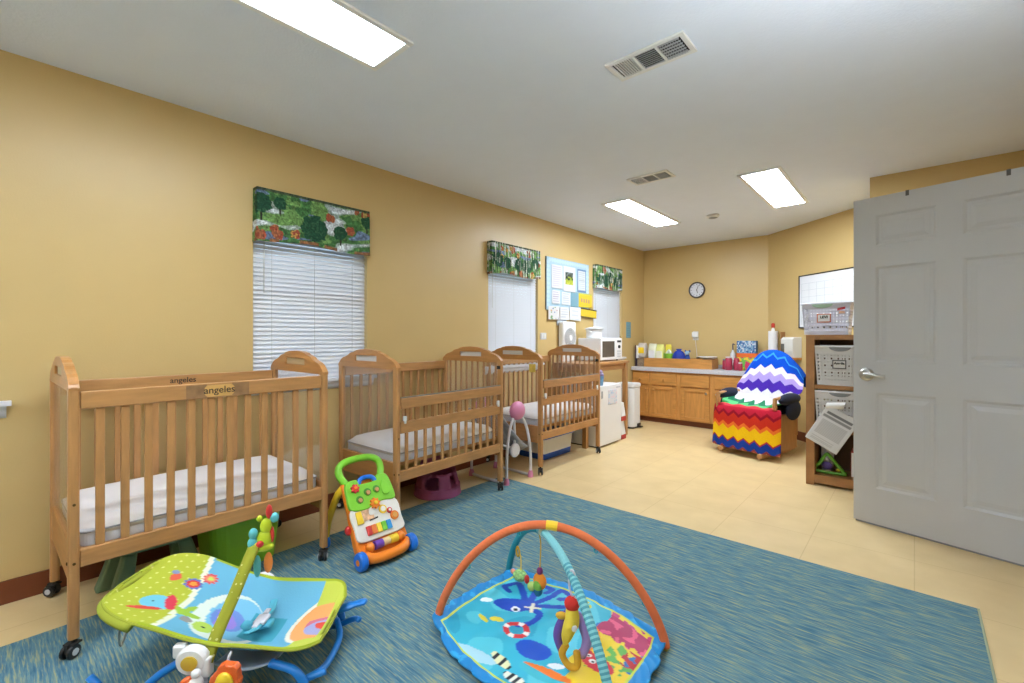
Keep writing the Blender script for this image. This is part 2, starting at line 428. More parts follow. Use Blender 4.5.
# ceiling fittings
LAMP = emis('lamp_diffuser', (.80, .90, 1.0), 24.0)
LAMPF = emis('lamp_diffuser_bright', (.80, .90, 1.0), 35.0)
def ceiling_light(x, y, label, lx=.245, ly=1.15, lm=None):
    t = thing('ceiling_light', label, 'ceiling light', (x, y, H), 0, 'recessed fluorescent ceiling lights')
    bm = BM(); fx, fy = lx/2+.028, ly/2+.028
    for a in ((-fx, -lx/2, -fy, fy), (lx/2, fx, -fy, fy), (-lx/2, lx/2, -fy, -ly/2), (-lx/2, lx/2, ly/2, fy)): box(bm, *a, -.012, -.0002)
    fin('frame', bm, mat('lamp_frame', rgb(236, 236, 236), .5), t, bevel=.003)
    fin('diffuser', B(-lx/2, lx/2, -ly/2, ly/2, -.008, -.0005), lm or LAMP, t)
ceiling_light(-1.757, .59, 'rectangular ceiling light nearest the viewer, cut off by the top of the photo')
ceiling_light(-2.09, 4.43, 'left of the two far rectangular ceiling lights, beside the window wall', lm=LAMPF)
ceiling_light(-.893, 4.45, 'right of the two far rectangular ceiling lights, above the white door', lm=LAMPF)
ceiling_light(-.893, -.9, 'rectangular ceiling light behind the viewer')
ceiling_light(-2.09, -2.0, 'rectangular ceiling light at the rear of the room')

def vent(cx, cy, lx, ly, label):
    t = thing('ceiling_vent', label, 'vent', (cx, cy, H), 0, None)
    bm = BM(); fx, fy = lx/2, ly/2; w = .022
    box(bm, -fx, fx, -fy, -fy+w, -.01, -.0002); box(bm, -fx, fx, fy-w, fy, -.01, -.0002); box(bm, -fx, -fx+w, -fy+w, fy-w, -.01, -.0002); box(bm, fx-w, fx, -fy+w, fy-w, -.01, -.0002)
    sw = (lx-2*w)/3
    for k in (1, 2): box(bm, -fx+w+sw*k-.006, -fx+w+sw*k+.006, -fy+w, fy-w, -.01, -.0002)
    fin('frame', bm, WHITEP, t, bevel=.002)
    fin('duct', B(-fx+w, fx-w, -fy+w, fy-w, -.0018, -.0004), DARK, t)
    for k in range(3):
        a = -fx+w+sw*k+.008; b_ = a+sw-.016
        bm = BM()
        if k == 1:
            n = 9
            for i in range(n):
                y = -fy+w+(2*fy-2*w)*(i+.5)/n
                box(bm, a, b_, -.0065, .0065, -.0008, .0008, M=Matrix.Translation((0, y, -.005)) @ RX(.9))
        else:
            n = 8
            for i in range(n):
                x = a+(b_-a)*(i+.5)/n
                box(bm, -.007, .007, -fy+w, fy-w, -.0008, .0008, M=Matrix.Translation((x, 0, -.005)) @ RY(.45 if k == 0 else 1.1))
            if k == 2:
                for i in range(6):
                    y = -fy+w+(2*fy-2*w)*(i+.5)/6; box(bm, a, b_, y-.002, y+.002, -.009, -.003)
        fin('louvre', bm, LGREY if k else WHITEP, t)
vent(-.897, 1.96, .365, .172, 'large louvred white vent in the ceiling, nearer the viewer')
vent(-1.57, 3.45, .33, .18, 'smaller louvred white vent farther along the ceiling')
t = thing('smoke_detector', 'small round white smoke detector on the far ceiling', 'smoke detector', (-1.572, 4.95, H))
fin('housing', L([(.06, -.0003), (.062, -.012), (.05, -.026), (.03, -.032), (.002, -.032)]), WHITEP, t, smooth=True)
fin('vent_ring', L([(.04, -.028), (.044, -.03), (.032, -.034), (.028, -.033)]), GREY, t)

# invented uplighters, unseen behind and beside the viewer, added to brighten the ceiling
UPL = emis('fill_emitter', (.80, .90, 1.0), 235.0)
def uplighter(x, y, label):
    t = thing('added_fill_lamp', label, 'lamp', (x, y, 0))
    fin('base', L([(.13, 0), (.13, .015), (.02, .03)], n=28), METAL, t)
    fin('pole', L([(.012, .03), (.012, 1.62)], n=14), METAL, t)
    fin('bowl', L([(.02, 1.62), (.09, 1.65), (.15, 1.72), (.155, 1.74), (.15, 1.74), (.085, 1.665), (.001, 1.65)], n=32), WHITEP, t)
    fin('bulb', L([(.001, 1.66), (.10, 1.695), (.10, 1.70), (.001, 1.701)], n=24), UPL, t)
uplighter(.36, 1.2, 'unseen fill uplighter by the right wall, added to brighten the ceiling')
uplighter(-.9, -1.3, 'unseen fill uplighter behind the viewer, added to brighten the ceiling')

# ================================================================ CRIBS
CW, CL = .609, .956
STK = [(0, 1.008), (.015, 1.022), (.04, 1.034), (.075, 1.043), (.095, 1.050), (.115, 1.062), (.14, 1.069), (.165, 1.073), (.185, 1.082), (.23, 1.090), (.3045, 1.094)]
def headtop(t):
    t = min(t, CW-t) if t > CW/2 else t
    t = max(t, 0)
    for (a, za), (b, zb) in zip(STK, STK[1:]):
        if t <= b: return za+(zb-za)*(t-a)/(b-a)
    return STK[-1][1]
def header(yc):
    bm = BM(); th = .03
    ts = [-.021, -.012]+[x[0] for x in STK]+[CW-x[0] for x in STK[::-1][1:]]+[CW+.012, CW+.021]
    ts = sorted(set(ts+[CW/2-.12, CW/2+.12]))
    def zt(t):
        if t <= -.02 or t >= CW+.02: return .985
        if t < 0 or t > CW: return .998
        return headtop(t)
    def cell(t0, t1, b0, b1, c0, c1):
        a = [bm.verts.new((-t, yc-th/2, z)) for t, z in ((t0, b0), (t1, b1), (t1, c1), (t0, c0))]
        b = [bm.verts.new((v.co.x, yc+th/2, v.co.z)) for v in a]
        bm.faces.new(a); bm.faces.new(b[::-1])
        for i in range(4): bm.faces.new([a[i], b[i], b[(i+1) % 4], a[(i+1) % 4]])
    for a, b in zip(ts, ts[1:]):
        if a >= CW/2-.1201 and b <= CW/2+.1201:
            cell(a, b, .975, .975, 1.016, 1.016); cell(a, b, 1.052, 1.052, zt(a), zt(b))
        else: cell(a, b, .975, .975, zt(a), zt(b))
    bmesh.ops.remove_doubles(bm, verts=bm.verts[:], dist=1e-5)
    dup = {}
    for f in bm.faces: dup.setdefault(tuple(sorted(v.index for v in f.verts)), []).append(f)
    bm.verts.index_update(); dup = {}
    for f in bm.faces: dup.setdefault(tuple(sorted(v.index for v in f.verts)), []).append(f)
    bmesh.ops.delete(bm, geom=[f for fs in dup.values() if len(fs) > 1 for f in fs], context='FACES')
    return bm
def caster(t, x, y, a):
    c = fin('caster', None or caster_bm(x, y, a), DARK, t)
    M = Matrix.Translation((x, y, 0)) @ RZ(a)
    for s in (-1, 1):
        bm = BM(); lathe(bm, [(.006, -.006), (.023, -.006), (.025, -.002), (.025, .004), (.021, .007), (.006, .007)], M @ Vector((.012, s*.013, .0255)), 16, M=RZ(a) @ RX(PI/2))
        fin('wheel', bm, BLACK, c)
        bm = BM(); lathe(bm, [(.001, 0), (.012, 0), (.012, .002), (.001, .002)], M @ Vector((.012, s*.0225, .0255)), 12, M=RZ(a) @ RX(PI/2))
        fin('wheel_hub', bm, LGREY, c)
def caster_bm(x, y, a):
    bm = BM(); M = Matrix.Translation((x, y, 0)) @ RZ(a)
    lathe(bm, [(.008, .05), (.008, .075)], (x, y, 0), 10)
    box(bm, -.012, .028, -.006, .006, .024, .056, M=M); box(bm, -.014, .02, -.02, .02, .048, .054, M=M)
    return bm
def crib(x, y, rz, label, zb, gate, end_slats, lettered):
    """zb = underside of the bottom rails; local x runs from the front (0) to the wall (-CW), y along the crib"""
    t = thing('crib', label, 'crib', (x, y, .004 if y < 2 else 0), rz, None)
    pw, pt = .021, .016
    sw_ = .010 if gate else .0135
    zr0, zr1 = zb, zb+.065
    ztop = .97
    for px in (0, -CW):
        for py in (0, CL):
            bm = BM()
            prism(bm, rrect(2*pw, 2*pt, .01, 3), (px, py, .07), (1, 0, 0), (0, 1, 0), (0, 0, 1), .918)
            fin('post', bm, OAK, t)
            caster(t, px, py, {(0, 0): -.9, (0, CL): -.7, (-CW, 0): -2.4, (-CW, CL): .6}[(px, py)])
    for py in (0, CL):
        fin('headboard', header(py), OAKX, t, bevel=.006)
        fin('label_plate', B(-CW/2-.119, -CW/2+.119, py-.006, py+.006, 1.017, 1.051), mat('label_plate' if gate else 'worn_label_plate', rgb(204, 200, 196) if gate else rgb(190, 168, 130), .5), t)
        fin('end_rail', B(-CW+pw, -pw, py-.011, py+.011, .265, .41), OAKX, t, bevel=.003)
        fin('clear_panel', B(-CW+pw+.001, -pw-.001, py-.003, py+.003, .41, .975), CLEAR, t)
    if end_slats:
        for k in range(end_slats):
            xx = -pw-(CW-2*pw)*(k+.5)/end_slats
            fin('end_slat', B(xx-.009, xx+.009, CL+.004, CL+.014, .41, .975), OAK, t, bevel=.002)
    for px, front in ((0, True), (-CW, False)):
        sg = 1 if front else -1
        if front and gate:
            rails = [(zr0, zr1), (.585, .655), (.735, .80)]
        else:
            rails = [(zr0, zr1), (.905, .97)]
        for k, (a, b) in enumerate(rails):
            o_ = .014 if (front and gate and k == 2) else 0
            nm = 'bottom_rail' if k == 0 else ('gate_rail' if (front and gate) else 'top_rail')
            fin(nm, B(px-.013+o_, px+.013+o_, pt+(.002 if k else 0), CL-pt-(.002 if k else 0), a, b), OAKH, t, bevel=.004)
        zhi = .585 if (front and gate) else .905
        for k in range(1, 13):
            yy = CL*k/13
            fin('slat', B(px-.007, px+.007, yy-sw_, yy+sw_, zr1, zhi), OAK, t, bevel=.002)
            if front and gate: fin('gate_picket', B(px-.002, px+.012, yy-.012, yy+.012, .655, .735), OAK, t)
    if gate:
        # plastic strip on the folded gate, latches and the dark latch plate on the far post
        fin('gate_strip', B(.006, .022, pt+.004, CL-pt-.004, .80, .806), mat('grey_strip', rgb(110, 110, 104), .5), t)
        for yy in (pt+.03, CL-pt-.03):
            bm = BM(); box(bm, .014, .026, yy-.012, yy+.012, .662, .69); box(bm, .016, .03, yy-.006, yy+.006, .645, .665)
            fin('latch', bm, WHITEP, t, bevel=.003)
        fin('latch_plate', B(-.016, .016, CL-pt-.004, CL-pt-.0002, .925, .95), DARK, t)
    fin('bolt', L([(.006, 0), (.006, .0025), (.002, .004)], (-.0, -pt-.0, .345), 10, M=RX(PI/2)), DMETAL, t)
    for zz in (.345, .56):
        fin('bolt', L([(.005, 0), (.005, .002), (.002, .003)], (pw, 0, zz), 10, M=RY(PI/2)), DMETAL, t)
    fin('mattress_board', B(-CW+.02, -.02, pt, CL-pt, (.363 if not gate else .383), (.383 if not gate else .403)), OAKH, t)
    if lettered:
        blk = mat('lettering_ink', rgb(36, 26, 20), .6)
        pale = mat('worn_oak', rgb(206, 160, 92), .4, var=.1); wd = mat('weathered_oak', rgb(140, 104, 68), .6, var=.2, vscale=30)
        fin('worn_patch', B(.0131, .0137, .345, .42, .908, .966), wd, t); fin('worn_patch', B(.0131, .0137, .52, .59, .908, .966), wd, t)
        bm = BM(); prism(bm, rrect(.118, .05, .018, 4), (.0131, .47, .936), (0, 1, 0), (0, 0, 1), (1, 0, 0), .0009); fin('worn_patch', bm, pale, t)
        text('lettering', 'angeles', .042, (.0142, .47, .938), (PI/2, 0, PI/2), blk, t, bold=.0003)
        text('lettering', 'angeles', .040, (-CW+.0136, .485, .942), (PI/2, 0, PI/2), blk, t, bold=.0003)
    return t
def mattress(x, y, rz, z, label, print_=None):
    t = thing('crib_mattress', label, 'mattress', (x, y, z), rz, None)
    bm = BM(); prism(bm, rrect(CW-.044, CL-.040, .03, 5), (-CW/2, CL/2, 0), (1, 0, 0), (0, 1, 0), (0, 0, 1), .062)
    fin('side_band', bm, MATTS, t, bevel=.006)
    bm = BM()
    w, l = CW-.040, CL-.036
    nx, ny = 14, 22; top = []
    pts = []
    for j in range(ny+1):
        row = []
        for i in range(nx+1):
            a, b = i/nx*2-1, j/ny*2-1
            # superellipse corners
            k = max(abs(a), abs(b)); 
            rr = (abs(a)**16+abs(b)**16)**(1/16) or 1
            ax, by = (a*k/rr, b*k/rr) if k > 0 else (0, 0)
            e = max(abs(a), abs(b))
            zz = .095+.008*(1-a*a)*(1-b*b)+.0035*noise.noise(Vector((a*3, b*4, x*7)))
            if e > .999: zz = .06
            elif e > .85: zz -= .004*((e-.85)/.15)
            row.append(bm.verts.new((-CW/2+ax*w/2, CL/2+by*l/2, zz)))
        pts.append(row)
    for j in range(ny):
        for i in range(nx): bm.faces.new([pts[j][i], pts[j][i+1], pts[j+1][i+1], pts[j+1][i]])
    ring = [pts[0][i] for i in range(nx+1)]+[pts[j][nx] for j in range(1, ny+1)]+[pts[ny][i] for i in range(nx-1, -1, -1)]+[pts[j][0] for j in range(ny-1, 0, -1)]
    low = [bm.verts.new((v.co.x, v.co.y, .04)) for v in ring]
    n = len(ring)
    for i in range(n): bm.faces.new([ring[i], ring[(i+1) % n], low[(i+1) % n], low[i]])
    bm.faces.new(low)
    fin('top_cover', bm, MATT, t, smooth=True)
    bm = BM(); tube(bm, [(-CW/2+p[0], CL/2+p[1], .055) for p in rrect(CW-.040, CL-.036, .03, 5)], .0035, 6, closed=True)
    fin('piping', bm, mat('piping', rgb(150, 150, 156), .6), t)
    return t
CR = [(-2.32, .196, .016), (-2.34, 1.607, .038), (-2.392, 3.084, .009)]
crib(*CR[0], 'honey-wood crib nearest the viewer, with full-height side rail, behind the baby rocker', .322, False, 0, True)
crib(*CR[1], 'middle honey-wood crib with folded drop gate, behind the activity walker', .294, True, 9, False)
crib(*CR[2], 'farthest honey-wood crib with folded drop gate, beside the small fridge', .294, True, 10, False)
mattress(*CR[0], .385, 'white mattress in the nearest crib'); mattress(*CR[1], .405, 'white mattress in the middle crib'); mattress(*CR[2], .405, 'white mattress in the farthest crib')
# sunny sticker on the far crib's clear end
t = fin('sticker', B(-.12, -.05, -.0045, -.0035, .87, .94), mat('yellow_sticker', rgb(216, 186, 84), .6, var=.15, vscale=60))
t.location = (CR[2][0], CR[2][1], 0); t.rotation_euler = (0, 0, .009)
tag(t, 'yellow sun sticker on the clear end of the farthest crib', 'sticker')
# ================================================================ WALL ITEMS ON THE WINDOW SIDE
def sheet(y0, y1, z0, z1, painter, label, cat='paper', off=.004, name='paper_sheet', group=None, tilt=0.0, curl=.004, nu=28, nv=34, thick=.0006):
    w, hh = y1-y0, z1-z0
    _p = painter; painter = lambda u, v: tuple(q*.76 for q in _p(u, v))
    o = pgrid(name, nu, nv, lambda u, v: (curl*math.sin(PI*u)*(1-v)+off*.0, (u-.5)*w, (v-.5)*hh), painter, thick=thick, off=0)
    o.location = (WX+off+.001, (y0+y1)/2, (z0+z1)/2); o.rotation_euler = (tilt, 0, 0)
    return tag(o, label, cat, group)
def blank(c=(226, 226, 230)):
    cc = rgb(*c); return lambda u, v: cc
def lines(base=(228, 228, 232), ink=(176, 180, 190), n=9, m=.1, seed=0):
    a, b = rgb(*base), rgb(*ink)
    def f(u, v):
        if u < m or u > 1-m or v < .06 or v > .94: return a
        r = v*n; L_ = .55+.4*noise.noise(Vector((int(r)*3.3, seed, 0)))
        return b if (r % 1) < .38 and u < L_+.3 else a
    return f
BBY0, BBY1, BBZ0, BBZ1 = 3.975, 4.835, 1.47, 2.05
t = thing('bulletin_board', 'pale blue bulletin board with scalloped border between the middle and far windows', 'bulletin board', (WX+.009, (BBY0+BBY1)/2, (BBZ0+BBZ1)/2))
w, hh = BBY1-BBY0, BBZ1-BBZ0
fin('panel', B(-.0085, .006, -w/2, w/2, -hh/2, hh/2), mat('pale_blue_board', rgb(160, 188, 204), .8, var=.03), t)
def scallop():
    bm = BM(); r = .028
    def strip(a, b, n, inward):
        for k in range(n):
            c = Vector(a).lerp(Vector(b), (k+.5)/n)
            pts = [(r*math.cos(i*PI/6*2), r*math.sin(i*PI/6*2)) for i in range(6)]
            pts = [(r*math.cos(2*PI*i/12), r*.8*math.sin(2*PI*i/12)) for i in range(12)]
            prism(bm, pts, (.0065, c.y, c.z), (0, 1, 0), (0, 0, 1), (1, 0, 0), .001)
    e = .03
    strip((0, -w/2+e, hh/2-e), (0, w/2-e, hh/2-e), 16, 0); strip((0, -w/2+e, -hh/2+e), (0, -w/2+e, hh/2-e), 11, 0); strip((0, w/2-e, -hh/2+e), (0, w/2-e, hh/2-e), 11, 0)
    return bm
fin('border', scallop(), mat('border_blue', rgb(176, 200, 212), .8), t)
fin('edge', B(-.0086, .0075, -w/2-.004, -w/2, -hh/2, hh/2), mat('board_edge', rgb(110, 124, 136), .6), t)
o1, o2 = .0175, .021
def drawing(seed):
    rnd = random.Random(seed); dots = [(rnd.random(), rnd.random(), .05+.05*rnd.random(), rnd.choice([(200, 110, 110), (110, 140, 190), (220, 170, 110), (130, 170, 120)])) for _ in range(12)]
    base = rgb(230, 226, 224)
    def f(u, v):
        for a, b, r, c in dots:
            if abs(u-a)+abs(v-b)*1.2 < r: return rgb(*c)
        return base
    return f
sheet(4.062, 4.272, 1.712, 1.975, drawing(5) if False else lines((226, 226, 232), (204, 190, 208), 11, .12, 1), 'tall white notice at the top left of the bulletin board', off=o1)
def photo(u, v):
    a, b = (u-.15)/.66, (v-.28)/.5
    if 0 < a < 1 and 0 < b < 1:
        n = noise.noise(Vector((a*5, b*6, 2)))
        if b > .62: return rgb(70, 78, 64) if n < .1 else rgb(120, 130, 130)
        if b > .35: return rgb(40, 52, 36) if n < 0.05 else rgb(150, 168, 60)
        return rgb(176, 186, 62) if n < .15 else rgb(206, 206, 90)
    return rgb(228, 228, 232)
sheet(4.288, 4.533, 1.692, 1.98, photo, 'white sheet with a green landscape photo, top centre of the bulletin board', off=o1)
def bframe(u, v):
    return rgb(120, 150, 190) if (u < .1 or u > .9 or v < .06 or v > .94) else lines((222, 226, 228), (186, 194, 200), 12, .16, 3)(u, v)
sheet(4.578, 4.765, 1.706, 1.978, bframe, 'white notice with blue border at the top right of the bulletin board', off=o1)
sheet(4.070, 4.220, 1.542, 1.690, lines((228, 228, 230), (190, 180, 196), 6, .12, 4), 'small white note, left of the two small notes in the board middle row', off=o1)
sheet(4.257, 4.427, 1.538, 1.682, lines((226, 228, 232), (194, 198, 206), 6, .12, 6), 'small white note, right of the two small notes in the board middle row', off=o1)
sheet(4.440, 4.590, 1.522, 1.692, blank((130, 170, 184)), 'plain teal card on the bulletin board beside the yellow folder', 'card', off=o1, name='teal_card')
def yellow(u, v):
    d = [(.2, .5), (.38, .48), (.56, .46), (.74, .44)]
    for a, b in d:
        if abs(u-a) < .05 and abs(v-b) < .13: return rgb(196, 150, 120)
    if v > .9: return rgb(206, 206, 90)
    return rgb(236, 204, 60)
sheet(4.606, 4.90, 1.527, 1.695, yellow, 'yellow sign with a row of small figures beside the bulletin board', 'sign', off=o1, name='yellow_sign')
def yellow2(u, v):
    if v > .88: return rgb(66, 50, 30)
    if v < .06 and u < .9: return rgb(120, 110, 60)
    return rgb(234, 202, 60)
sheet(4.64, 5.0, 1.405, 1.512, yellow2, 'lower yellow strip with dark top edge hanging under the yellow sign', 'sign', off=.024, name='yellow_strip', tilt=-.05)
sheet(4.003, 4.210, 1.365, 1.512, drawing(3), 'white paper with coloured scribbles hanging from the board bottom left', off=o2, tilt=.02)
sheet(4.220, 4.398, 1.365, 1.508, lines((228, 228, 230), (200, 200, 206), 5, .1, 8), 'white paper hanging from the board bottom, between scribbled and blank sheets', off=o2)
sheet(4.410, 4.648, 1.362, 1.516, lines((232, 232, 232), (212, 214, 220), 3, .2, 9), 'nearly blank white paper at the board bottom, left of the yellow strip', off=o2, tilt=-.04)
sheet(4.17, 4.36, 1.30, 1.37, blank((196, 204, 212)), 'pale grey-blue strip hanging below the board papers above the fan', off=.012, nu=6, nv=4)
sheet(5.825, 5.965, 1.155, 1.378, lines((136, 182, 198), (120, 164, 184), 7, .12, 2), 'light blue card on the wall beyond the far window', 'card', off=.003, name='blue_card')
t = thing('light_switch', 'grey double switch plate on the wall right of the middle window', 'switch', (WX, 3.935, 1.18))
fin('plate', B(.0002, .006, -.052, .052, -.036, .036), LGREY, t, bevel=.002)
for s in (-1, 1): fin('rocker', B(.006, .009, s*.024-.016, s*.024+.016, -.024, .024), OFFW, t, bevel=.001)

# ================================================================ TABLE, FAN, MICROWAVE, COOKER
t = thing('side_table', 'honey-wood side table carrying the microwave and fan', 'table', (-2.79, 4.57, 0))
fin('tabletop', B(-.215, .22, -.48, .49, .862, .89), OAKH, t, bevel=.004)
bm = BM(); box(bm, .165, .185, -.42, .42, .79, .862); box(bm, -.185, -.165, -.42, .42, .79, .862); box(bm, -.165, .165, -.44, -.42, .79, .862); box(bm, -.165, .165, .42, .44, .79, .862)
fin('apron', bm, OAKH, t)
for x in (-.185, .185):
    for y in (-.44, .44): fin('leg', B(x-.025, x+.025, y-.025, y+.025, 0, .862), OAK, t, bevel=.004)
t = thing('box_fan', 'small white box fan standing on the table below the bulletin board', 'fan', (-2.965, 4.325, .89))
fin('housing', B(-.04, .035, -.13, .13, .0, .455), WHITEP, t, bevel=.022, seg=4)
Mf = RY(PI/2); cz = .27
fin('recess', L([(.11, .0352), (.11, .0366), (.001, .0366)], (0, 0, cz), 32, M=Mf), GREY, t)
bm = BM()
for r in (.035, .055, .075, .095, .113): tube(bm, [(.042, r*math.cos(2*PI*k/32), cz+r*math.sin(2*PI*k/32)) for k in range(32)], .0028, 6, closed=True)
for k in range(16):
    a = 2*PI*k/16; tube(bm, [(.043, .03*math.cos(a), cz+.03*math.sin(a)), (.042, .115*math.cos(a), cz+.115*math.sin(a))], .002, 5)
fin('grille', bm, WHITEP, t)
fin('hub', L([(.032, .038), (.03, .047), (.001, .049)], (0, 0, cz), 20, M=Mf), WHITEP, t)
fin('knob', L([(.016, .035), (.014, .05), (.001, .051)], (0, .0, .06), 14, M=Mf), LGREY, t)
t = thing('microwave', 'white microwave with dark door window on the side table', 'microwave', (-2.80, 4.77, .89))
fin('body', B(-.15, .138, -.25, .25, .012, .268), WHITEG, t, bevel=.006)
for x in (-.11, .11):
    for y in (-.2, .2): fin('foot', L([(.012, 0), (.012, .012)], (x, y, 0), 10), DARK, t)
fin('door', B(.1385, .152, -.248, .10, .016, .264), WHITEG, t, bevel=.004)
fin('door_window', B(.1522, .154, -.215, .062, .05, .232), mat('oven_glass', rgb(88, 80, 70), .25, var=.1), t)
fin('control_panel', B(.1385, .15, .104, .248, .016, .264), WHITEG, t, bevel=.003)
fin('display', B(.1502, .1512, .13, .225, .215, .24), DARK, t)
fin('dial', L([(.02, .15), (.018, .162), (.001, .163)], (0, .175, .165), 18, M=Mf), BLACK, t)
bm = BM()
for a in range(3):
    for b in range(3): box(bm, .1502, .1515, .135+a*.03, .157+a*.03, .04+b*.03, .06+b*.03)
fin('keypad', bm, LGREY, t)
t = thing('slow_cooker', 'round white lidded pot on top of the microwave', 'cooker', (-2.82, 4.66, 1.158)); t.scale = (.74, .74, .9)
fin('base', L([(.105, 0), (.125, .01), (.125, .035), (.12, .038), (.13, .10), (.132, .112)], n=32), WHITEP, t, smooth=True)
fin('rim', L([(.132, .112), (.15, .114), (.15, .122), (.13, .126)], n=32), LGREY, t)
fin('lid', L([(.128, .126), (.12, .132), (.06, .142), (.002, .145)], n=32), WHITEP, t, smooth=True)
for s in (-1, 1): fin('handle', T([(.03, s*.128, .08), (.02, s*.16, .085), (-.02, s*.16, .085), (-.03, s*.128, .08)], .007, 8), WHITEP, t)

# small fridge
t = thing('mini_fridge', 'small white fridge standing under the side table beside the farthest crib', 'fridge', (-2.745, 4.432, 0))
fin('cabinet', B(-.24, .225, -.235, .235, .012, .655), WHITEG, t, bevel=.008)
fin('door', B(.229, .275, -.235, .235, .02, .655), WHITEG, t, bevel=.01, seg=3)
fin('plinth', B(-.22, .235, -.225, .225, 0, .014), DARK, t)
bm = BM(); box(bm, .275, .29, -.205, -.19, .53, .60); box(bm, .275, .283, -.21, -.185, .52, .535); fin('handle', bm, LGREY, t, bevel=.003)
fin('badge', B(.275, .278, .12, .2, .61, .625), LGREY, t)
def sheetx(name, x, y0, y1, z0, z1, painter, label, cat, thick=.0008, nu=16, nv=20):
    o = pgrid(name, nu, nv, lambda u, v: (0, (u-.5)*(y1-y0), (v-.5)*(z1-z0)), painter, thick=thick, off=0)
    o.location = (x, (y0+y1)/2, (z0+z1)/2); return tag(o, label, cat)
def faint(u, v):
    n = noise.noise(Vector((u*6, v*7, 4)))
    return rgb(176, 196, 220) if n > .25 else (rgb(226, 200, 206) if n < -.3 else rgb(214, 214, 218))
sheetx('drawing', -2.468, 4.37, 4.56, .44, .60, faint, 'pale drawing stuck to the door of the small fridge', 'drawing')
t = thing('tissue_cup', 'blue patterned cup standing on the small fridge', 'cup', (-2.51, 4.27, .6555))
bm = BM(); lathe(bm, [(.03, 0), (.04, .1), (.037, .1), (.028, .004), (.001, .004)], n=20)
fin('cup_body', bm, mat('cup_blue', rgb(110, 160, 206), .5, var=.3, vscale=20), t, smooth=False)
def wadpts(): return [(0, 0, .06), (.012, .008, .1), (-.004, .01, .135), (.01, -.01, .15)]
fin('tissue', T(wadpts(), [.02+.008*math.sin(i) for i in range(19)], 7), mat('mauve_tissue', rgb(164, 156, 200), .9), t, smooth=True)
# stacked white cartons with red bands beside the fridge
for k in range(2):
    t = thing('white_carton', 'white tapered carton with a red base, %s of two stacked beside the small fridge' % ('lower', 'upper')[k], 'carton', (-2.55, 4.79, .15*0+.21*k+.10*0))
    bm = BM()
    a = [(-.045, -.05), (.045, -.05), (.045, .05), (-.045, .05)]
    lo = [bm.verts.new((x, y, .05)) for x, y in a]; hi = [bm.verts.new((x*.5, y*.8, .205)) for x, y in a]
    bm.faces.new(lo); bm.faces.new(hi[::-1])
    for i in range(4): bm.faces.new([lo[i], lo[(i+1) % 4], hi[(i+1) % 4], hi[i]])
    fin('body', bm, WHITEP, t, bevel=.004); fin('red_base', B(-.047, .047, -.052, .052, 0.0, .05), mat('carton_red', rgb(176, 56, 52), .6), t, bevel=.003)
    if k == 1: fin('cap', L([(.012, .205), (.012, .225), (.002, .227)], n=12), WHITEP, t)

# step bin
t = thing('pedal_bin', 'white pedal bin with black pedal in front of the wooden cabinets', 'bin', (-2.80, 5.48, 0), -.0)
bm = BM(); prism(bm, rrect(.25, .24, .06, 5), (0, 0, .02), (1, 0, 0), (0, 1, 0), (0, 0, 1), .50); fin('body', bm, WHITEP, t, bevel=.006)
bm = BM(); prism(bm, rrect(.262, .252, .06, 5), (0, 0, .524), (1, 0, 0), (0, 1, 0), (0, 0, 1), .05); fin('lid', bm, WHITEP, t, bevel=.012, seg=3)
bm = BM(); prism(bm, rrect(.24, .23, .06, 5), (0, 0, 0), (1, 0, 0), (0, 1, 0), (0, 0, 1), .02); fin('base', bm, DARK, t)
bm = BM(); box(bm, .122, .175, .0, .06, .012, .026); box(bm, .126, .14, -.01, .07, .012, .06); fin('pedal', bm, BLACK, t, bevel=.004)

# ================================================================ CABINETS AND WORKTOP
YF = 6.0
def knob(p, x, z, m): fin('knob', L([(.006, 0), (.006, .012), (.015, .018), (.014, .026), (.002, .03)], (x, YF-.022, z), 14, M=RX(PI/2)), m, p, smooth=True)
def raised(name, x0, x1, z0, z1, t, drawer):
    d = fin(name, B(x0, x1, YF-(.02 if drawer else .010), YF-.001, z0, z1), OAKDH if drawer else OAKD, t, bevel=.004)
    if not drawer:
        bm = BM(); b = .045
        # framed door: stiles and rails stand proud of the sunken field
        box(bm, x0, x0+b, YF-.024, YF-.010, z0, z1); box(bm, x1-b, x1, YF-.024, YF-.010, z0, z1); box(bm, x0+b, x1-b, YF-.024, YF-.010, z1-b, z1); box(bm, x0+b, x1-b, YF-.024, YF-.010, z0, z0+b)
        fin('door_frame', bm, OAKDH, d, bevel=.003)
    return d
def cabinet(xa, xb, cols, label):
    t = thing('base_cabinet', label, 'cabinet', (0, 0, 0), 0, None)
    bm = BM(); box(bm, xa, xb, YF+.04, YB-.015, .075, .70)
    fin('carcass', bm, OAKD, t)
    bm = BM(); xs = [xa]+[v for c in cols for v in c[:2]]+[xb]
    for i in range(0, len(xs), 2): box(bm, xs[i], xs[i+1], YF, YF+.039, .07, .70)
    for a, b, *_ in cols: box(bm, a, b, YF, YF+.039, .665, .70); box(bm, a, b, YF, YF+.039, .495, .525); box(bm, a, b, YF, YF+.039, .07, .09)
    fin('face_frame', bm, OAKD, t)
    fin('toe_kick', B(xa, xb, YF+.03, YF+.05, 0, .07), BASEB, t)
    for a, b, kx, km in cols:
        d = raised('drawer', a-.008, b+.008, .518, .672, t, True); 
        if km is not METAL: knob(d, (a+b)/2, .585, OAKD)
        d = raised('door', a-.008, b+.008, .083, .502, t, False); knob(d, a+.025 if kx < 0 else b-.025, .45, km)
    return t
cabinet(-3.0, -2.342, [(-2.985, -2.765, 1, OAKD), (-2.70, -2.38, -1, OAKD)], 'wooden base cabinet behind the pedal bin, left of the pair')
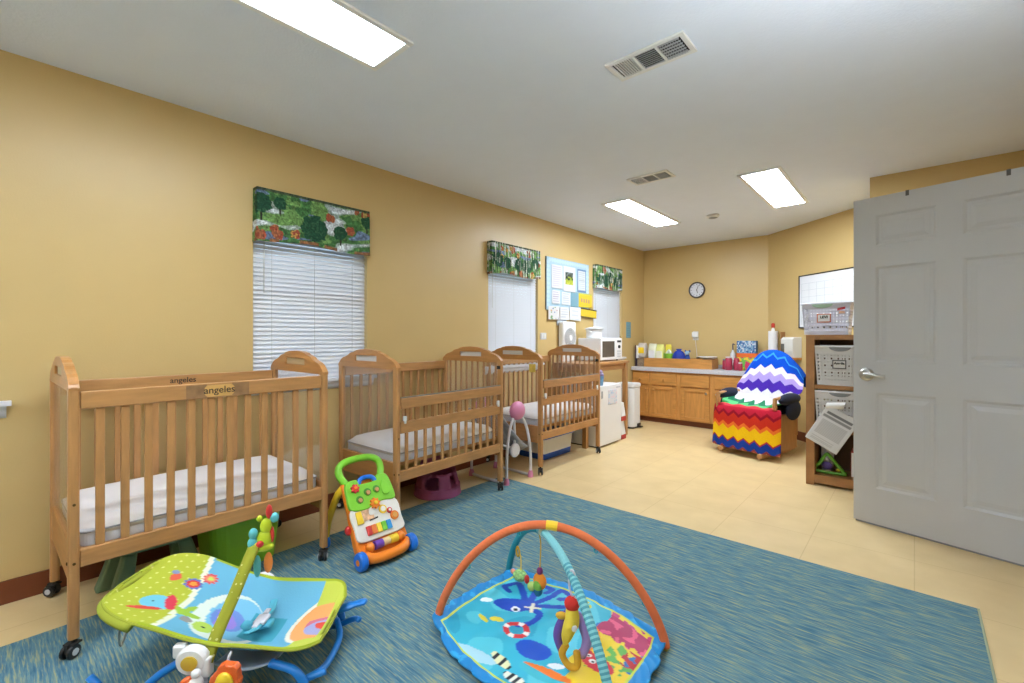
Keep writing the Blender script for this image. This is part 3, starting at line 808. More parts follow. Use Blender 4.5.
cabinet(-2.340, -1.44, [(-2.295, -1.955, 1, METAL), (-1.875, -1.50, -1, METAL)], 'wooden base cabinet partly behind the draped chair, right of the pair')
def lam():
    return mat('grey_laminate', rgb(196, 194, 200), .35, var=.1, vscale=60)
wt = fin('worktop', B(-3.005, -1.40, 5.965, YB-.003, .70, .752), lam(), bevel=.004)
tag(wt, 'pale grey laminate worktop over the wooden cabinets', 'worktop')
fin('splashback', B(-3.003, -1.42, YB-.016, YB-.003, .752, .80), lam(), wt)
ZW = .752
t = thing('changing_tray', 'long wooden open-topped changing tray on the worktop', 'tray', (-2.40, 6.19, ZW))
bm = BM(); box(bm, -.46, .46, -.125, -.11, 0, .125); fin('front_board', bm, OAKDH, t, bevel=.002)
fin('back_board', B(-.46, .46, .115, .13, 0, .125), OAKDH, t); 
for x in (-.46, .445): fin('end_board', B(x, x+.015, -.11, .115, 0, .125), OAKDH, t)
fin('tray_floor', B(-.445, .445, -.11, .115, 0, .012), OAKDH, t)
# contents
def softpack(w, d, h, seed, top=.85):
    bm = BM(); n = 8; rings = []
    for j in range(n+1):
        z = h*j/n; k = 1-.12*(2*j/n-1)**4; kd = k*(1 if j < n-1 else (.7 if j == n-1 else .15))
        rings.append([bm.verts.new((px*k, py*kd, z+.004*noise.noise(Vector((px*30, py*30, seed+j))))) for px, py in rrect(w, d, min(w, d)*.35, 4)])
    for a, b in zip(rings, rings[1:]):
        for i in range(len(a)): bm.faces.new([a[i], a[(i+1) % len(a)], b[(i+1) % len(a)], b[i]])
    bm.faces.new(rings[0][::-1]); bm.faces.new(rings[-1])
    return bm
def pack(x, y, w, d, h, z, c1, c2, label, name='nappy_pack', cat='pack', rz=0, band=(.3, .7)):
    t = thing(name, label, cat, (x, y, z), rz)
    fin('wrapper', softpack(w, d, h, x*10), mat('wrap_%s' % '_'.join(map(str, c1)), rgb(*c1), .45, var=.05, vscale=30), t, smooth=True)
    bm = BM(); a, b = band
    prism(bm, rrect(w*.72, h*(b-a), .01, 3), (0, -d/2-.0015, h*(a+b)/2), (1, 0, 0), (0, 0, 1), (0, 1, 0), .004)
    fin('front_print', bm, mat('print_%s' % '_'.join(map(str, c2)), rgb(*c2), .5), t)
    return t
zt_ = ZW+.012
pack(-2.925, 6.16, .125, .12, .21, ZW+.122, (206, 196, 186), (232, 196, 36), 'yellow-fronted pack standing on the wicker basket')
pack(-2.775, 6.17, .12, .10, .31, zt_, (222, 222, 196), (226, 226, 232), 'white pack standing in the wooden tray')
pack(-2.665, 6.17, .11, .10, .30, zt_, (226, 224, 130), (232, 228, 206), 'pale green-yellow pack standing in the wooden tray')
pack(-2.585, 6.26, .08, .08, .30, zt_, (232, 216, 70), (222, 200, 60), 'bright yellow pack, rightmost of the upright packs in the tray')
t = thing('green_bowl', 'lime green tub in the wooden tray, left of the blue bag', 'tub', (-2.545, 6.165, zt_)); t.scale = (.95, .9, 1.15)
fin('bowl', L([(.05, 0), (.06, .01), (.066, .15), (.069, .155), (.064, .156), (.05, .02), (.001, .015)], n=24), mat('lime', rgb(134, 190, 60), .4), t, smooth=True)
fin('cloth', T([(-.03, 0, .145), (-.01, .02, .18), (.02, -.02, .175), (.03, .01, .15)], [.022]*19, 8), mat('wipe_white', rgb(220, 224, 214), .9), t, smooth=True)
t = thing('blue_bag', 'royal blue drawstring bag bulging out of the wooden tray', 'bag', (-2.405, 6.17, zt_)); t.scale = (1.2, 1, .95)
bm = BM(); ell(bm, (0, 0, .12), (.075, .07, .12)); fin('pouch', bm, mat('royal_blue', rgb(22, 52, 160), .6, bump=.4, bscale=20), t, smooth=True)
fin('neck', L([(.03, .215), (.02, .23), (.038, .255), (.001, .25)], n=12), mat('royal_blue', (0, 0, 0)), t, smooth=True)
t = thing('soft_toy', 'small blue and white soft toy beside the blue bag in the tray', 'soft toy', (-2.285, 6.16, zt_))
nv = mat('navy_plush', rgb(40, 70, 140), .9)
bm = BM(); ell(bm, (0, 0, .09), (.035, .04, .09)); fin('body', bm, nv, t, smooth=True)
bm = BM(); ell(bm, (.0, -.01, .19), (.032, .032, .03)); fin('head', bm, mat('pale_plush', rgb(150, 180, 206), .9), t, smooth=True)
for s in (-1, 1):
    bm = BM(); ell(bm, (s*.028, 0, .215), (.012, .01, .014)); fin('ear', bm, nv, t, smooth=True)
t = thing('white_plate', 'white oval plate lying across the right end of the wooden tray', 'plate', (-2.03, 6.185, ZW+.1255)); t.scale = (1, 1, 1.6)
fin('dish', L([(.06, 0), (.075, .002), (.12, .018), (.123, .022), (.118, .021), (.07, .008), (.001, .007)], n=32, sx=.95), WHITEP, t, smooth=True)
t = thing('dark_lid', 'small dark lid on the back edge of the wooden tray', 'lid', (-2.21, 6.345, ZW+.125)) 
fin('disc', L([(.022, .0), (.022, .014), (.001, .015)], n=16), DARK, t)
t = thing('wire_basket', 'grey wicker basket at the left end of the worktop', 'basket', (-2.925, 6.15, ZW))
bm = BM(); prism(bm, rrect(.11, .14, .02, 3), (0, 0, 0), (1, 0, 0), (0, 1, 0), (0, 0, 1), .11); fin('weave', bm, mat('wicker', rgb(150, 128, 104), .8, var=.35, vscale=60, bump=.8, bscale=90), t)
fin('rim', tube(BM(), [(p[0], p[1], .112) for p in rrect(.112, .142, .02, 3)], .006, 7, closed=True), mat('wicker', (0, 0, 0)), t)
t = thing('magazine', 'dark-backed magazine leaning at the left end of the worktop', 'magazine', (-2.985, 6.12, ZW+.0), 0)
o = fin('cover', B(-.0, .012, -.07, .1, .001, .30, M=RY(.0)), mat('dark_cover', rgb(60, 44, 60), .4), t); 
fin('pages', B(.012, .022, -.066, .098, .114, .295), PAPER, t)
# jars, bottle and boxes right of the tray
redm = mat('raspberry_liquid', rgb(170, 50, 76), .3)
def jar(x, y, r, hh, label, capc):
    t = thing('jar', label, 'jar', (x, y, ZW)); 
    fin('glass', L([(r*.8, 0), (r, .008), (r, hh*.82), (r*.8, hh*.88), (r*.8, hh*.9)], n=20), redm, t, smooth=True)
    fin('lid', L([(r*.85, hh*.9), (r*.86, hh), (.001, hh+.001)], n=20), mat('lid_%d' % int(capc[0]), rgb(*capc), .4), t)
jar(-1.76, 6.14, .042, .17, 'tall raspberry red jar at the front, left of the patterned box', (226, 210, 214))
jar(-1.84, 6.26, .03, .13, 'dark small jar behind the wooden tray end', (90, 110, 150))
jar(-1.675, 6.17, .034, .155, 'raspberry red jar in front of the patterned box', (200, 90, 96))
jar(-1.62, 6.12, .026, .10, 'short red jar close to the draped chair', (232, 226, 226))
t = thing('pump_bottle', 'clear pump bottle behind the tall red jar', 'bottle', (-1.75, 6.28, ZW))
fin('bottle_body', L([(.03, 0), (.032, .01), (.032, .2), (.012, .235), (.012, .25)], n=18), mat('clear_grey', rgb(206, 206, 208), .2), t, smooth=True)
fin('pump', T([(0, 0, .25), (0, 0, .32), (.01, -.02, .33), (.03, -.045, .32)], .007, 8), mat('dark_pump', rgb(60, 56, 90), .4), t)
def checks(u, v):
    a = noise.noise(Vector((int(u*16)*2.3, int(v*9)*3.1, 1)))
    return rgb(60, 96, 150) if a > .1 else (rgb(120, 160, 190) if a > -.25 else rgb(196, 204, 214))
t = thing('patterned_box', 'blue patterned box standing on the colourful box at the back of the worktop', 'box', (-1.58, 6.28, ZW+.215))
fin('carton_body', B(-.11, .11, -.045, .045, 0, .155), mat('box_blue', rgb(62, 104, 154), .6), t)
o = pgrid('front_print', 48, 27, lambda u, v: ((u-.5)*.22, -.0462, v*.155), checks, parent=t, thick=.001)
def candy(u, v):
    n = noise.noise(Vector((u*5, v*4, 8)))
    return rgb(226, 110, 50) if v > .75 else (rgb(206, 60, 100) if n > .1 else (rgb(110, 176, 80) if n > -.2 else rgb(230, 190, 60)))
t = thing('colourful_box', 'orange and green box under the blue patterned box', 'box', (-1.57, 6.27, ZW))
fin('carton_body', B(-.12, .12, -.055, .055, 0, .214), mat('box_orange', rgb(216, 104, 46), .6), t)
pgrid('front_print', 40, 36, lambda u, v: ((u-.5)*.24, -.0562, v*.214), candy, parent=t, thick=.001)

# far wall items
t = thing('wall_clock', 'round dark-rimmed clock on the far wall', 'clock', (-2.235, YB, 1.812), 0)
Mc = RX(PI/2)
fin('rim', L([(.108, .0003), (.11, .02), (.104, .03), (.094, .028), (.092, .012), (.001, .012)], n=40, M=Mc), mat('clock_rim', rgb(60, 50, 52), .4), t, smooth=False)
fin('face', L([(.092, .013), (.092, .015), (.001, .015)], n=40, M=Mc), mat('clock_face', rgb(206, 208, 216), .5), t)
bm = BM()
for k in range(12):
    a = k*PI/6; M = Matrix.Translation((0, -.0155, 0)) @ RY(a); box(bm, -.003, .003, -.0006, .0006, .068, .084, M=M)
fin('hour_marks', bm, DARK, t)
for a, l, w_ in ((2.9, .045, .004), (.35, .065, .003)): fin('hand', B(-w_, w_, -.001, .001, -.01, l, M=Matrix.Translation((0, -.018, 0)) @ RY(a)), DARK, t)
t = thing('wall_monitor', 'small white plug-in device with a cord on the far wall', 'device', (-2.255, YB, 1.185))
fin('plate', B(-.038, .038, -.005, -.0003, -.06, .06), OFFW, t, bevel=.002)
fin('adapter', B(-.042, .042, -.036, -.0055, -.02, .05), WHITEP, t, bevel=.008)
fin('cord', T([(0, -.02, -.02), (.01, -.02, -.12), (.02, -.012, -.25), (.03, -.02, -.385)], .003, 6), WHITEP, t)

# ================================================================ ANGLED WALL ITEMS
AZ = math.atan2(DU.y, DU.x)
def on_angled(x_along, z, off=0.0):
    p = DO+DU*x_along+DN*off; return (p.x, p.y, z)
def al(x): return (x+1.366)/DU.x
t = thing('whiteboard', 'black-framed whiteboard calendar on the angled wall behind the basket shelf', 'whiteboard', on_angled(al(-.973)+.44, 1.565), AZ)
fin('surface', B(-.43, .43, -.014, -.001, -.285, .285), mat('whiteboard_white', rgb(226, 228, 232), .25), t)
bm = BM(); box(bm, -.44, .44, -.02, -.0003, .283, .295); box(bm, -.44, .44, -.02, -.0003, -.295, -.283); box(bm, -.44, -.428, -.02, -.0003, -.283, .283); box(bm, .428, .44, -.02, -.0003, -.283, .283)
fin('frame', bm, BLACK, t)
bm = BM()
for k in range(8): x = -.40+k*.105; box(bm, x-.0012, x+.0012, -.0148, -.0142, -.25, .2)
for k in range(7): z = -.25+k*.075; box(bm, -.40, .335, -.0148, -.0142, z-.0012, z+.0012)
fin('grid_lines', bm, mat('faint_ink', rgb(176, 182, 192), .5), t)
t = thing('roll_shelf', 'small dark wooden wall bracket beside the paper towel roll', 'shelf', on_angled(al(-1.16), 1.0), AZ)
fin('side_board', B(.0, .016, -.05, -.0003, -.10, .23), BROWNW, t); fin('shelf_board', B(-.17, -.0002, -.13, -.0003, -.10, -.084), BROWNW, t)
t = thing('paper_towel_roll', 'upright white paper towel roll on the angled wall behind the draped chair', 'paper towels', on_angled(al(-1.235), .917, .068))
fin('roll', L([(.02, 0), (.052, 0), (.052, .325), (.02, .325)], n=28), mat('towel_paper', rgb(228, 226, 226), .95, bump=.3, bscale=90), t, smooth=False)
t = thing('red_cap_bottle', 'red-capped bottle top showing above the paper towel roll', 'bottle', on_angled(al(-1.235), 1.242, .068))
fin('neck', L([(.02, 0), (.02, .02), (.01, .035), (.01, .04)], n=14), WHITEP, t); fin('cap', L([(.02, .04), (.021, .08), (.014, .095), (.001, .096)], n=14), mat('cap_red', rgb(190, 54, 40), .4), t)
t = thing('towel_dispenser', 'off-white wall dispenser with dark opening right of the paper towel roll', 'dispenser', on_angled(al(-1.025), 1.05), AZ); t.scale = (.8, .9, .95)
bm = BM(); prism(bm, [(0, -.12), (.11, -.12), (.13, -.04), (.13, .10), (.1, .125), (0, .125)], (-.11, -.0003, 0), (0, -1, 0), (0, 0, 1), (1, 0, 0), .23)
fin('housing', bm, OFFW, t, bevel=.006); fin('opening', B(-.102, -.04, -.134, -.1305, -.075, .045), mat('opening_dark', rgb(92, 90, 84), .6), t)
fin('tray_strip', B(-.11, .12, -.14, -.0003, -.142, -.122), OAKD, t)

# ================================================================ SHELF UNIT AND BASKETS
SX, SY = -.652, 4.30
t = thing('storage_shelf', 'brown wooden shelf unit holding white baskets, left of the open door', 'shelf unit', (SX, SY, 0))
SW, SD = .92, .30
fin('side_panel', B(0, .058, 0, SD, 0, 1.19), BROWNW, t, bevel=.002); fin('side_panel', B(SW-.058, SW, 0, SD, 0, 1.19), BROWNW, t, bevel=.002)
fin('top_board', B(.058, SW-.058, 0, SD, 1.152, 1.19), OAKX if False else BROWNW, t)
for z0, z1 in ((.765, .795), (.43, .455), (.02, .085)): fin('shelf_board', B(.058, SW-.058, .004, SD, z0, z1), BROWNW, t)
fin('back_panel', B(.058, SW-.058, SD-.006, SD-.001, .085, 1.152), mat('shelf_back', rgb(92, 60, 36), .6, var=.2), t)
def basket(x, y, z, w, d, hh, m, label, cells=(28, 16), handle=None, hc=None):
    t = thing('storage_basket', label, 'basket', (x, y, z), 0)
    tw = .035
    def wall(A, Bp, n, mrows):
        bm = BM(); A, Bp = Vector(A), Vector(Bp); c = Vector((0, 0, 0)); g = {}
        ys_ = [0]
        for j in range(mrows*2+2):
            for i in range(n*2+2):
                u, v = (i//2+(i % 2)*.50)/(n+.50), (j//2+(j % 2)*.50)/(mrows+.50)
                b = A.lerp(Bp, u)
                vv = .08+.77*v
                if j == 0: vv = 0
                if j == mrows*2+1: vv = 1
                kk = 1-.10*(1-vv)
                g[i, j] = bm.verts.new((b.x*kk, b.y*kk, vv*hh))
        for j in range(mrows*2+1):
            for i in range(n*2+1):
                if i % 2 == 1 and j % 2 == 1 and 0 < j < mrows*2: continue
                bm.faces.new([g[i, j], g[i+1, j], g[i+1, j+1], g[i, j+1]])
        o = fin('basket_wall', bm, m, t); md = o.modifiers.new('thick', 'SOLIDIFY'); md.thickness = .002; md.offset = 0
    a, b = w/2, d/2
    wall((-a, -b, 0), (a, -b, 0), cells[0]//2, cells[1]//2); wall((a, -b, 0), (a, b, 0), 7, cells[1]//2)
    wall((a, b, 0), (-a, b, 0), 7, 3); wall((-a, b, 0), (-a, -b, 0), 7, cells[1]//2)
    fin('basket_floor', B(-a*.9, a*.9, -b*.9, b*.9, 0, .003), m, t)
    fin('rim', tube(BM(), [(p[0], p[1], hh) for p in rrect(w+.01, d+.01, .015, 3)], .006, 8, closed=True, flat=1.6), m, t)
    if handle is not None:
        bm = BM(); pts = [(.07*math.cos(PI+PI*k/12), .032*math.sin(PI+PI*k/12)) for k in range(13)]
        prism(bm, pts, (hc, -b-.004, hh-.004), (1, 0, 0), (0, 0, 1), (0, -1, 0), .006); fin('handle', bm, handle, t, bevel=.002)
    return t
BKW = mat('basket_white', rgb(222, 222, 224), .45); BKP = glassy('basket_frost', rgb(214, 214, 226), op=.8)
b1 = basket(-.522, 4.43, 1.191, .315, .26, .245, BKP, 'frosted basket with orange-framed name card on top of the wooden shelf unit', handle=mat('sage_handle', rgb(150, 176, 150), .5), hc=-.02)
b2 = basket(-.43, 4.44, .7965, .33, .25, .302, BKW, 'white basket with grey name card on the upper shelf', handle=GREY, hc=-.0)
b3 = basket(-.43, 4.44, .4565, .33, .25, .29, BKW, 'white basket on the middle shelf with papers hanging over it', handle=GREY, hc=0.0)
def card(p, cx, cz, w, h_, y, border, s, sz):
    def f(u, v):
        bu, bv = .1, .14
        if u < bu or u > 1-bu or v < bv or v > 1-bv: return rgb(*border)
        return rgb(222, 220, 218)
    c = pgrid('name_card', 20, 14, lambda u, v: (cx+(u-.5)*w, y, cz+(v-.5)*h_), f, parent=p, thick=.0012, smooth=False)
    text('lettering', s, sz, (cx, y-.0016, cz+.008), (PI/2, 0, 0), DARK, p, bold=.001)
card(b1, -.01, .13, .092, .068, -.1335, (196, 104, 60), 'LEVI', .028)
card(b2, -.005, .165, .088, .068, -.1275, (90, 90, 92), 'Amelia', .024)
bm = BM(); prism(bm, [(0, 0), (.05, .012), (.052, .03), (.002, .02)], (.075, -.134, .185), (1, 0, 0), (0, 0, 1), (0, -1, 0), .002)
fin('red_sticker', bm, mat('sticker_red', rgb(176, 44, 44), .5), b1)
bm = BM(); prism(bm, [(0, 0), (.04, .0), (.036, .02), (.004, .02)], (.085, -.133, .163), (1, 0, 0), (0, 0, 1), (0, -1, 0), .001)
fin('peach_sticker', bm, mat('sticker_peach', rgb(224, 180, 156), .6), b1)
# clothes inside the lower basket
cl = fin('folded_cloth', T([(-.10, -.04, 0), (-.03, .03, .02), (.05, -.03, .015), (.11, .04, .0)], [.05]*19, 10, flat=.8), mat('cream_cloth', rgb(214, 208, 190), .95, bump=.4, bscale=20), smooth=True)
cl.location = (-.43, 4.45, .70); tag(cl, 'cream cloth heaped inside the middle-shelf basket', 'cloth')
# paper hanging over the lower basket
def form(u, v):
    s = v
    if .80 < s < .88 and .1 < u < .9: return rgb(120, 120, 122)
    if .70 < s < .78 and .06 < u < .92: return rgb(140, 140, 142)
    if .25 < s < .64 and .1 < u < .9: return rgb(168, 168, 170) if (s*30) % 1 < .35 else rgb(206, 206, 208)
    if .05 < s < .2 and .1 < u < .8 and (s*26) % 1 < .35: return rgb(180, 180, 182)
    return rgb(210, 210, 212)
o = pgrid('printed_form', 40, 60, lambda u, v: ((u-.5)*.23, -.012*math.sin(PI*v)-.03*(1-v)**2, (v-.5)*.30), form, thick=.0006, off=0)
o.location = (-.475, 4.262, .465); o.rotation_euler = (0, .50, 0)
tag(o, 'printed form hanging askew in front of the middle-shelf basket', 'paper')
o = pgrid('curled_paper', 16, 12, lambda u, v: ((u-.5)*.12+.02*v, -.025*math.sin(PI*v*.9), (v-.5)*.05), blank((232, 232, 232)), thick=.0006, off=0)
o.location = (-.465, 4.268, .645); o.rotation_euler = (0, -.1, 0)
tag(o, 'curled blank paper above the printed form on the shelf unit', 'paper')
# things on the bottom shelf
gm = mat('toy_green', rgb(96, 160, 44), .4)
t = thing('triangle_rattle', 'green triangular frame toy on the bottom shelf', 'toy', (-.51, 4.39, .085))
bm = T([(-.09, 0, .014), (.1, 0, .014), (.095, 0, .03), (.05, 0, .085), (.0, 0, .15), (-.02, 0, .15), (-.06, 0, .08), (-.1, 0, .03)], .0125, 9, closed=True, sm=4); fin('frame', bm, gm, t, smooth=True)
bm = BM(); ell(bm, (-.01, .0, .066), (.035, .018, .03)); fin('centre_ball', bm, mat('toy_purple', rgb(74, 54, 120), .5), t, smooth=True)
bm = BM(); ell(bm, (-.012, 0, .125), .013); fin('bead', bm, WHITEP, t, smooth=True)
bm = BM(); ell(bm, (.06, 0, .043), .014); fin('bead', bm, mat('toy_yellow', rgb(214, 200, 60), .5), t, smooth=True)
t = thing('white_bin', 'white narrow tub at the left of the bottom shelf', 'tub', (-.535, 4.52, .0855))
fin('tub_body', L([(.04, 0), (.048, .22), (.044, .22), (.038, .01), (.001, .008)], n=20), WHITEP, t, smooth=False)
for k, (c, lab) in enumerate((((170, 50, 40), 'red'), ((200, 150, 60), 'amber'), ((70, 60, 50), 'dark'))):
    t = thing('board_book', '%s board book standing at the right of the bottom shelf' % lab, 'book', (-.37+.035*k, 4.40, .0855), .05*k)
    fin('cover', B(0, .022, 0, .16, 0, .2+.02*(k % 2)), mat('book_'+lab, rgb(*c), .5), t, bevel=.002); fin('page_block', B(.003, .019, -.001, .157, .004, .19), PAPER, t)

# ================================================================ DOOR
DHx, DHy = .595, 3.456
da = math.atan2(3.677-DHy, -.288-DHx); DL = math.hypot(-.288-DHx, 3.677-DHy)
def door():
    t = tag(bpy.data.objects.new('door_1', None), kind='structure'); COL.objects.link(t); t.location = (DHx, DHy, 0); t.rotation_euler = (0, 0, da)
    th = .022; z0, z1 = .012, 2.045
    # panels seen from the viewer's side (local +y is the side facing the viewer)
    W_ = DL; st = .115; mid = .11
    cols = [(st, W_/2-mid/2), (W_/2+mid/2, W_-st)]
    rows = [(.235, .83), (1.02, 1.61), (1.74, 1.93)]
    xs = sorted({0, W_}|{v for c in cols for v in c}); zs = sorted({z0, z1}|{v for r in rows for v in r})
    bm = BM()
    for side in (1, -1):
        y = side*th
        for a, b in zip(xs, xs[1:]):
            for c, d in zip(zs, zs[1:]):
                if (a, b) in cols and (c, d) in rows:
                    prev = [(a, c), (b, c), (b, d), (a, d)]; yp = y
                    for ins, dep in ((.014, -.008), (.030, -.008), (.055, -.002)):
                        cur = [(a+ins, c+ins), (b-ins, c+ins), (b-ins, d-ins), (a+ins, d-ins)]; yc = y+side*dep
                        for i in range(4):
                            j = (i+1) % 4
                            bm.faces.new([bm.verts.new(p) for p in ((prev[i][0], yp, prev[i][1]), (prev[j][0], yp, prev[j][1]), (cur[j][0], yc, cur[j][1]), (cur[i][0], yc, cur[i][1]))])
                        prev, yp = cur, yc
                    bm.faces.new([bm.verts.new((p[0], yp, p[1])) for p in prev])
                else: bm.faces.new([bm.verts.new(p) for p in ((a, y, c), (b, y, c), (b, y, d), (a, y, d))])
    for q in (((0, -th, z0), (0, th, z0), (0, th, z1), (0, -th, z1)), ((W_, -th, z0), (W_, th, z0), (W_, th, z1), (W_, -th, z1)), ((0, -th, z0), (W_, -th, z0), (W_, th, z0), (0, th, z0)), ((0, -th, z1), (W_, -th, z1), (W_, th, z1), (0, th, z1))):
        bm.faces.new([bm.verts.new(p) for p in q])
    bmesh.ops.remove_doubles(bm, verts=bm.verts[:], dist=1e-5)
    fin('door_leaf', bm, DOORW, t)
    fin('sweep', B(.01, W_-.01, -.018, .018, .001, .0119), GREY, t)
    for s in (1, -1):
        hd = fin('door_handle', L([(.040, th), (.040, th+.008), (.030, th+.018), (.016, th+.024), (.014, th+.05), (.001, th+.052)], (W_-.07, 0, .94), 28, M=RX(-PI/2) if s > 0 else RX(PI/2)), METAL, t, smooth=False)
        fin('lever', T([(W_-.07, s*(th+.045), .94), (W_-.10, s*(th+.05), .942), (W_-.14, s*(th+.047), .938), (W_-.175, s*(th+.04), .934)], [.012]*3+[.0105]*16, 10), METAL, hd, smooth=True)
    for z in (.25, 1.05, 1.85): fin('hinge', L([(.007, -.045), (.007, .045)], (-.004, -th-.006, z), 10), METAL, t)
    return t
D1 = door()
M = Matrix.Translation((DHx, DHy, 0)) @ RZ(da)
SIDE = 1 if (M @ Vector((.4, .1, 1))-Vector((0, 0, 1))).length < (M @ Vector((.4, -.1, 1))-Vector((0, 0, 1))).length else -1
for u, lab in ((.228, 'right'), (.64, 'left')):
    t = thing('door_hook', 'small dark over-door hook on the top edge of the white door, %s of two' % lab, 'hook', (M @ Vector((u, 0, 2.045))), da)
    bm = BM(); box(bm, -.008, .008, -.026, .026, .0002, .0022); box(bm, -.008, .008, .024, .026, -.03, .0002); box(bm, -.008, .008, -.026, -.024, -.03, .0002)
    fin('strap', bm, mat('hook_bronze', rgb(88, 84, 78), .4, metal=.5), t)
# ================================================================ ROCKING CHAIR WITH CROCHET BLANKET
NAVY = mat('navy_cushion', rgb(26, 32, 54), .9, bump=.3, bscale=30)
CHX, CHY, CHR = -1.20, 5.16, -.25
t = thing('glider_chair', 'wooden glider chair with navy arm pads, under the zigzag blanket', 'chair', (CHX, CHY, 0), CHR)
for s in (-1, 1):
    fin('base_rail', T([(s*.2, -.34, .045), (s*.2, 0, .03), (s*.2, .30, .045)], .022, 10), OAK, t)
    fin('base_knob', L([(.02, -.37), (.028, -.362), (.028, -.34), (.02, -.335)], (s*.2, 0, .045), 14, M=Matrix.Identity(4) if False else RX(-PI/2) @ Matrix.Translation((0, 0, 0))) if False else L([(.018, 0), (.026, .006), (.026, .02), (.018, .026)], (s*.2, -.335, .045), 14, M=RX(PI/2)), OAK, t)
    fin('arm', T([(s*.285, -.235, .585), (s*.29, -.1, .595), (s*.285, .16, .59), (s*.27, .24, .56)], .020, 10, flat=.7), OAK, t)
    fin('arm_front', T([(s*.285, -.24, .59), (s*.285, -.245, .5), (s*.28, -.22, .34), (s*.26, -.12, .22)], .024, 10, flat=.8), OAK, t)
    fin('arm_post', T([(s*.27, .2, .57), (s*.27, .2, .2)], .02, 8), OAK, t)
    bm = BM(); ell(bm, (s*.305, -.0, .57), (.05, .2, .06)); ell(bm, (s*.33, .02, .47), (.03, .14, .10)); fin('arm_pad', bm, NAVY, t, smooth=True)
    fin('side_frame', B(s*.262-.012, s*.262+.012, -.2, .22, .07, .42), OAK, t, bevel=.003)
for y in (-.22, .2): fin('cross_rail', T([(-.2, y, .05), (.2, y, .05)], .018, 8, sm=1), OAK, t)
fin('seat_cushion', B(-.25, .25, -.25, .2, .33, .455), NAVY, t, bevel=.04, seg=4)
bm = BM(); pts = [(-.24, .40), (-.255, .60), (-.235, .76), (-.18, .87), (-.08, .935), (.08, .935), (.18, .87), (.235, .76), (.255, .60), (.24, .40)]
M = Matrix.Translation((0, .17, 0)) @ RX(-.15)
a = [bm.verts.new(M @ Vector((p[0], -.035, p[1]))) for p in pts]; b = [bm.verts.new(M @ Vector((p[0], .06, p[1]))) for p in pts]
bm.faces.new(a); bm.faces.new(b[::-1])
for i in range(len(pts)): bm.faces.new([a[i], b[i], b[(i+1) % len(pts)], a[(i+1) % len(pts)]])
fin('back_cushion', bm, NAVY, t, bevel=.025, seg=3)
# blanket: path over the back, down to the seat, forward and over the front edge; (y, z, halfwidth)
path = [(.395, .70, .30), (.385, .86, .30), (.365, .97, .295), (.33, 1.022, .29), (.29, 1.024, .29), (.262, .995, .295), (.248, .955, .30), (.225, .90, .31), (.20, .82, .32), (.17, .72, .33), (.14, .62, .32), (.10, .53, .285), (.04, .485, .262), (-.10, .478, .262), (-.24, .482, .275), (-.285, .468, .335), (-.302, .40, .345), (-.307, .28, .348), (-.312, .16, .35), (-.317, .065, .352)]
pp = catmull([Vector(p) for p in path], 6)
arc = [0]
for a, b in zip(pp, pp[1:]): arc.append(arc[-1]+math.hypot(b.x-a.x, b.y-a.y))
TOT = arc[-1]
def at(v):
    d = v*TOT
    for i in range(len(arc)-1):
        if arc[i+1] >= d:
            k = (d-arc[i])/(arc[i+1]-arc[i]+1e-9); return pp[i].lerp(pp[i+1], k)
    return pp[-1]
def pos(u, v):
    p = at(v); s = (u-.5)*2
    x = s*p.z; y, z = p.x, p.y
    if z > .55 and y > 0:       # back panel: dome across, corners fall away
        z -= (max(0, z-.60))*.62*abs(s)**2.3; y += .045*abs(s)**3
        y += .004*math.sin(s*17)
    elif y < -.27:
        y += -.010*math.sin(s*13+1)*(1-z/.48); y += .05*abs(s)**6 if s > 0 else .10*abs(s)**5
    else: z += .006*math.sin(s*11+y*9)+(.05*abs(s)**5 if y > -.2 else 0)
    # crochet ripple: ridges along the rows' zigzag
    return (x, y, z)
BANDS_TOP = [(1.022, (22, 84, 196)), (.985, (60, 150, 220)), (.965, (18, 74, 190)), (.865, (224, 214, 222)), (.79, (170, 150, 214)), (.715, (74, 44, 160)), (.615, (222, 214, 226)), (.53, (222, 214, 226))]
BANDS_LOW = [(.48, (178, 34, 54)), (.425, (140, 24, 40)), (.395, (196, 50, 34)), (.31, (226, 112, 44)), (.275, (236, 190, 24)), (.165, (176, 40, 44)), (.15, (30, 62, 150)), (.075, (150, 70, 60)), (.05, (206, 150, 100))]
PER = .107
def bcol(u, v):
    p = at(v); s = (u-.5)*2; x = s*p.z
    zig = abs(((x/PER+.25) % 1)-.5)*2*.044      # 0..amp
    y, z = p.x, p.y
    n = 1+.10*noise.noise(Vector((x*70, v*260, 0)))
    def pick(tab, zz):
        c = tab[0][1]
        for z0, cc in tab:
            if zz <= z0: c = cc
        return c
    if y > .30: c = (18, 74, 190)
    elif y > .085: c = pick(BANDS_TOP, z-.022+zig)
    elif y > -.22: c = (222, 214, 226) if y+zig*2.6 > .10 else ((40, 122, 86) if y+zig*2.6 > -.03 else (96, 190, 120))
    elif z > .47 or y > -.27: c = (200, 60, 70)
    else: c = pick(BANDS_LOW, z-.022+zig)
    c = rgb(*c); return tuple(min(1, q*n) for q in c)
o = pgrid('crochet_blanket', 200, 380, pos, bcol, KNIT, thick=.009, off=-1)
o.location = (CHX, CHY, 0); o.rotation_euler = (0, 0, CHR)
tag(o, 'rainbow zigzag crochet blanket draped over the chair by the cabinets', 'blanket')

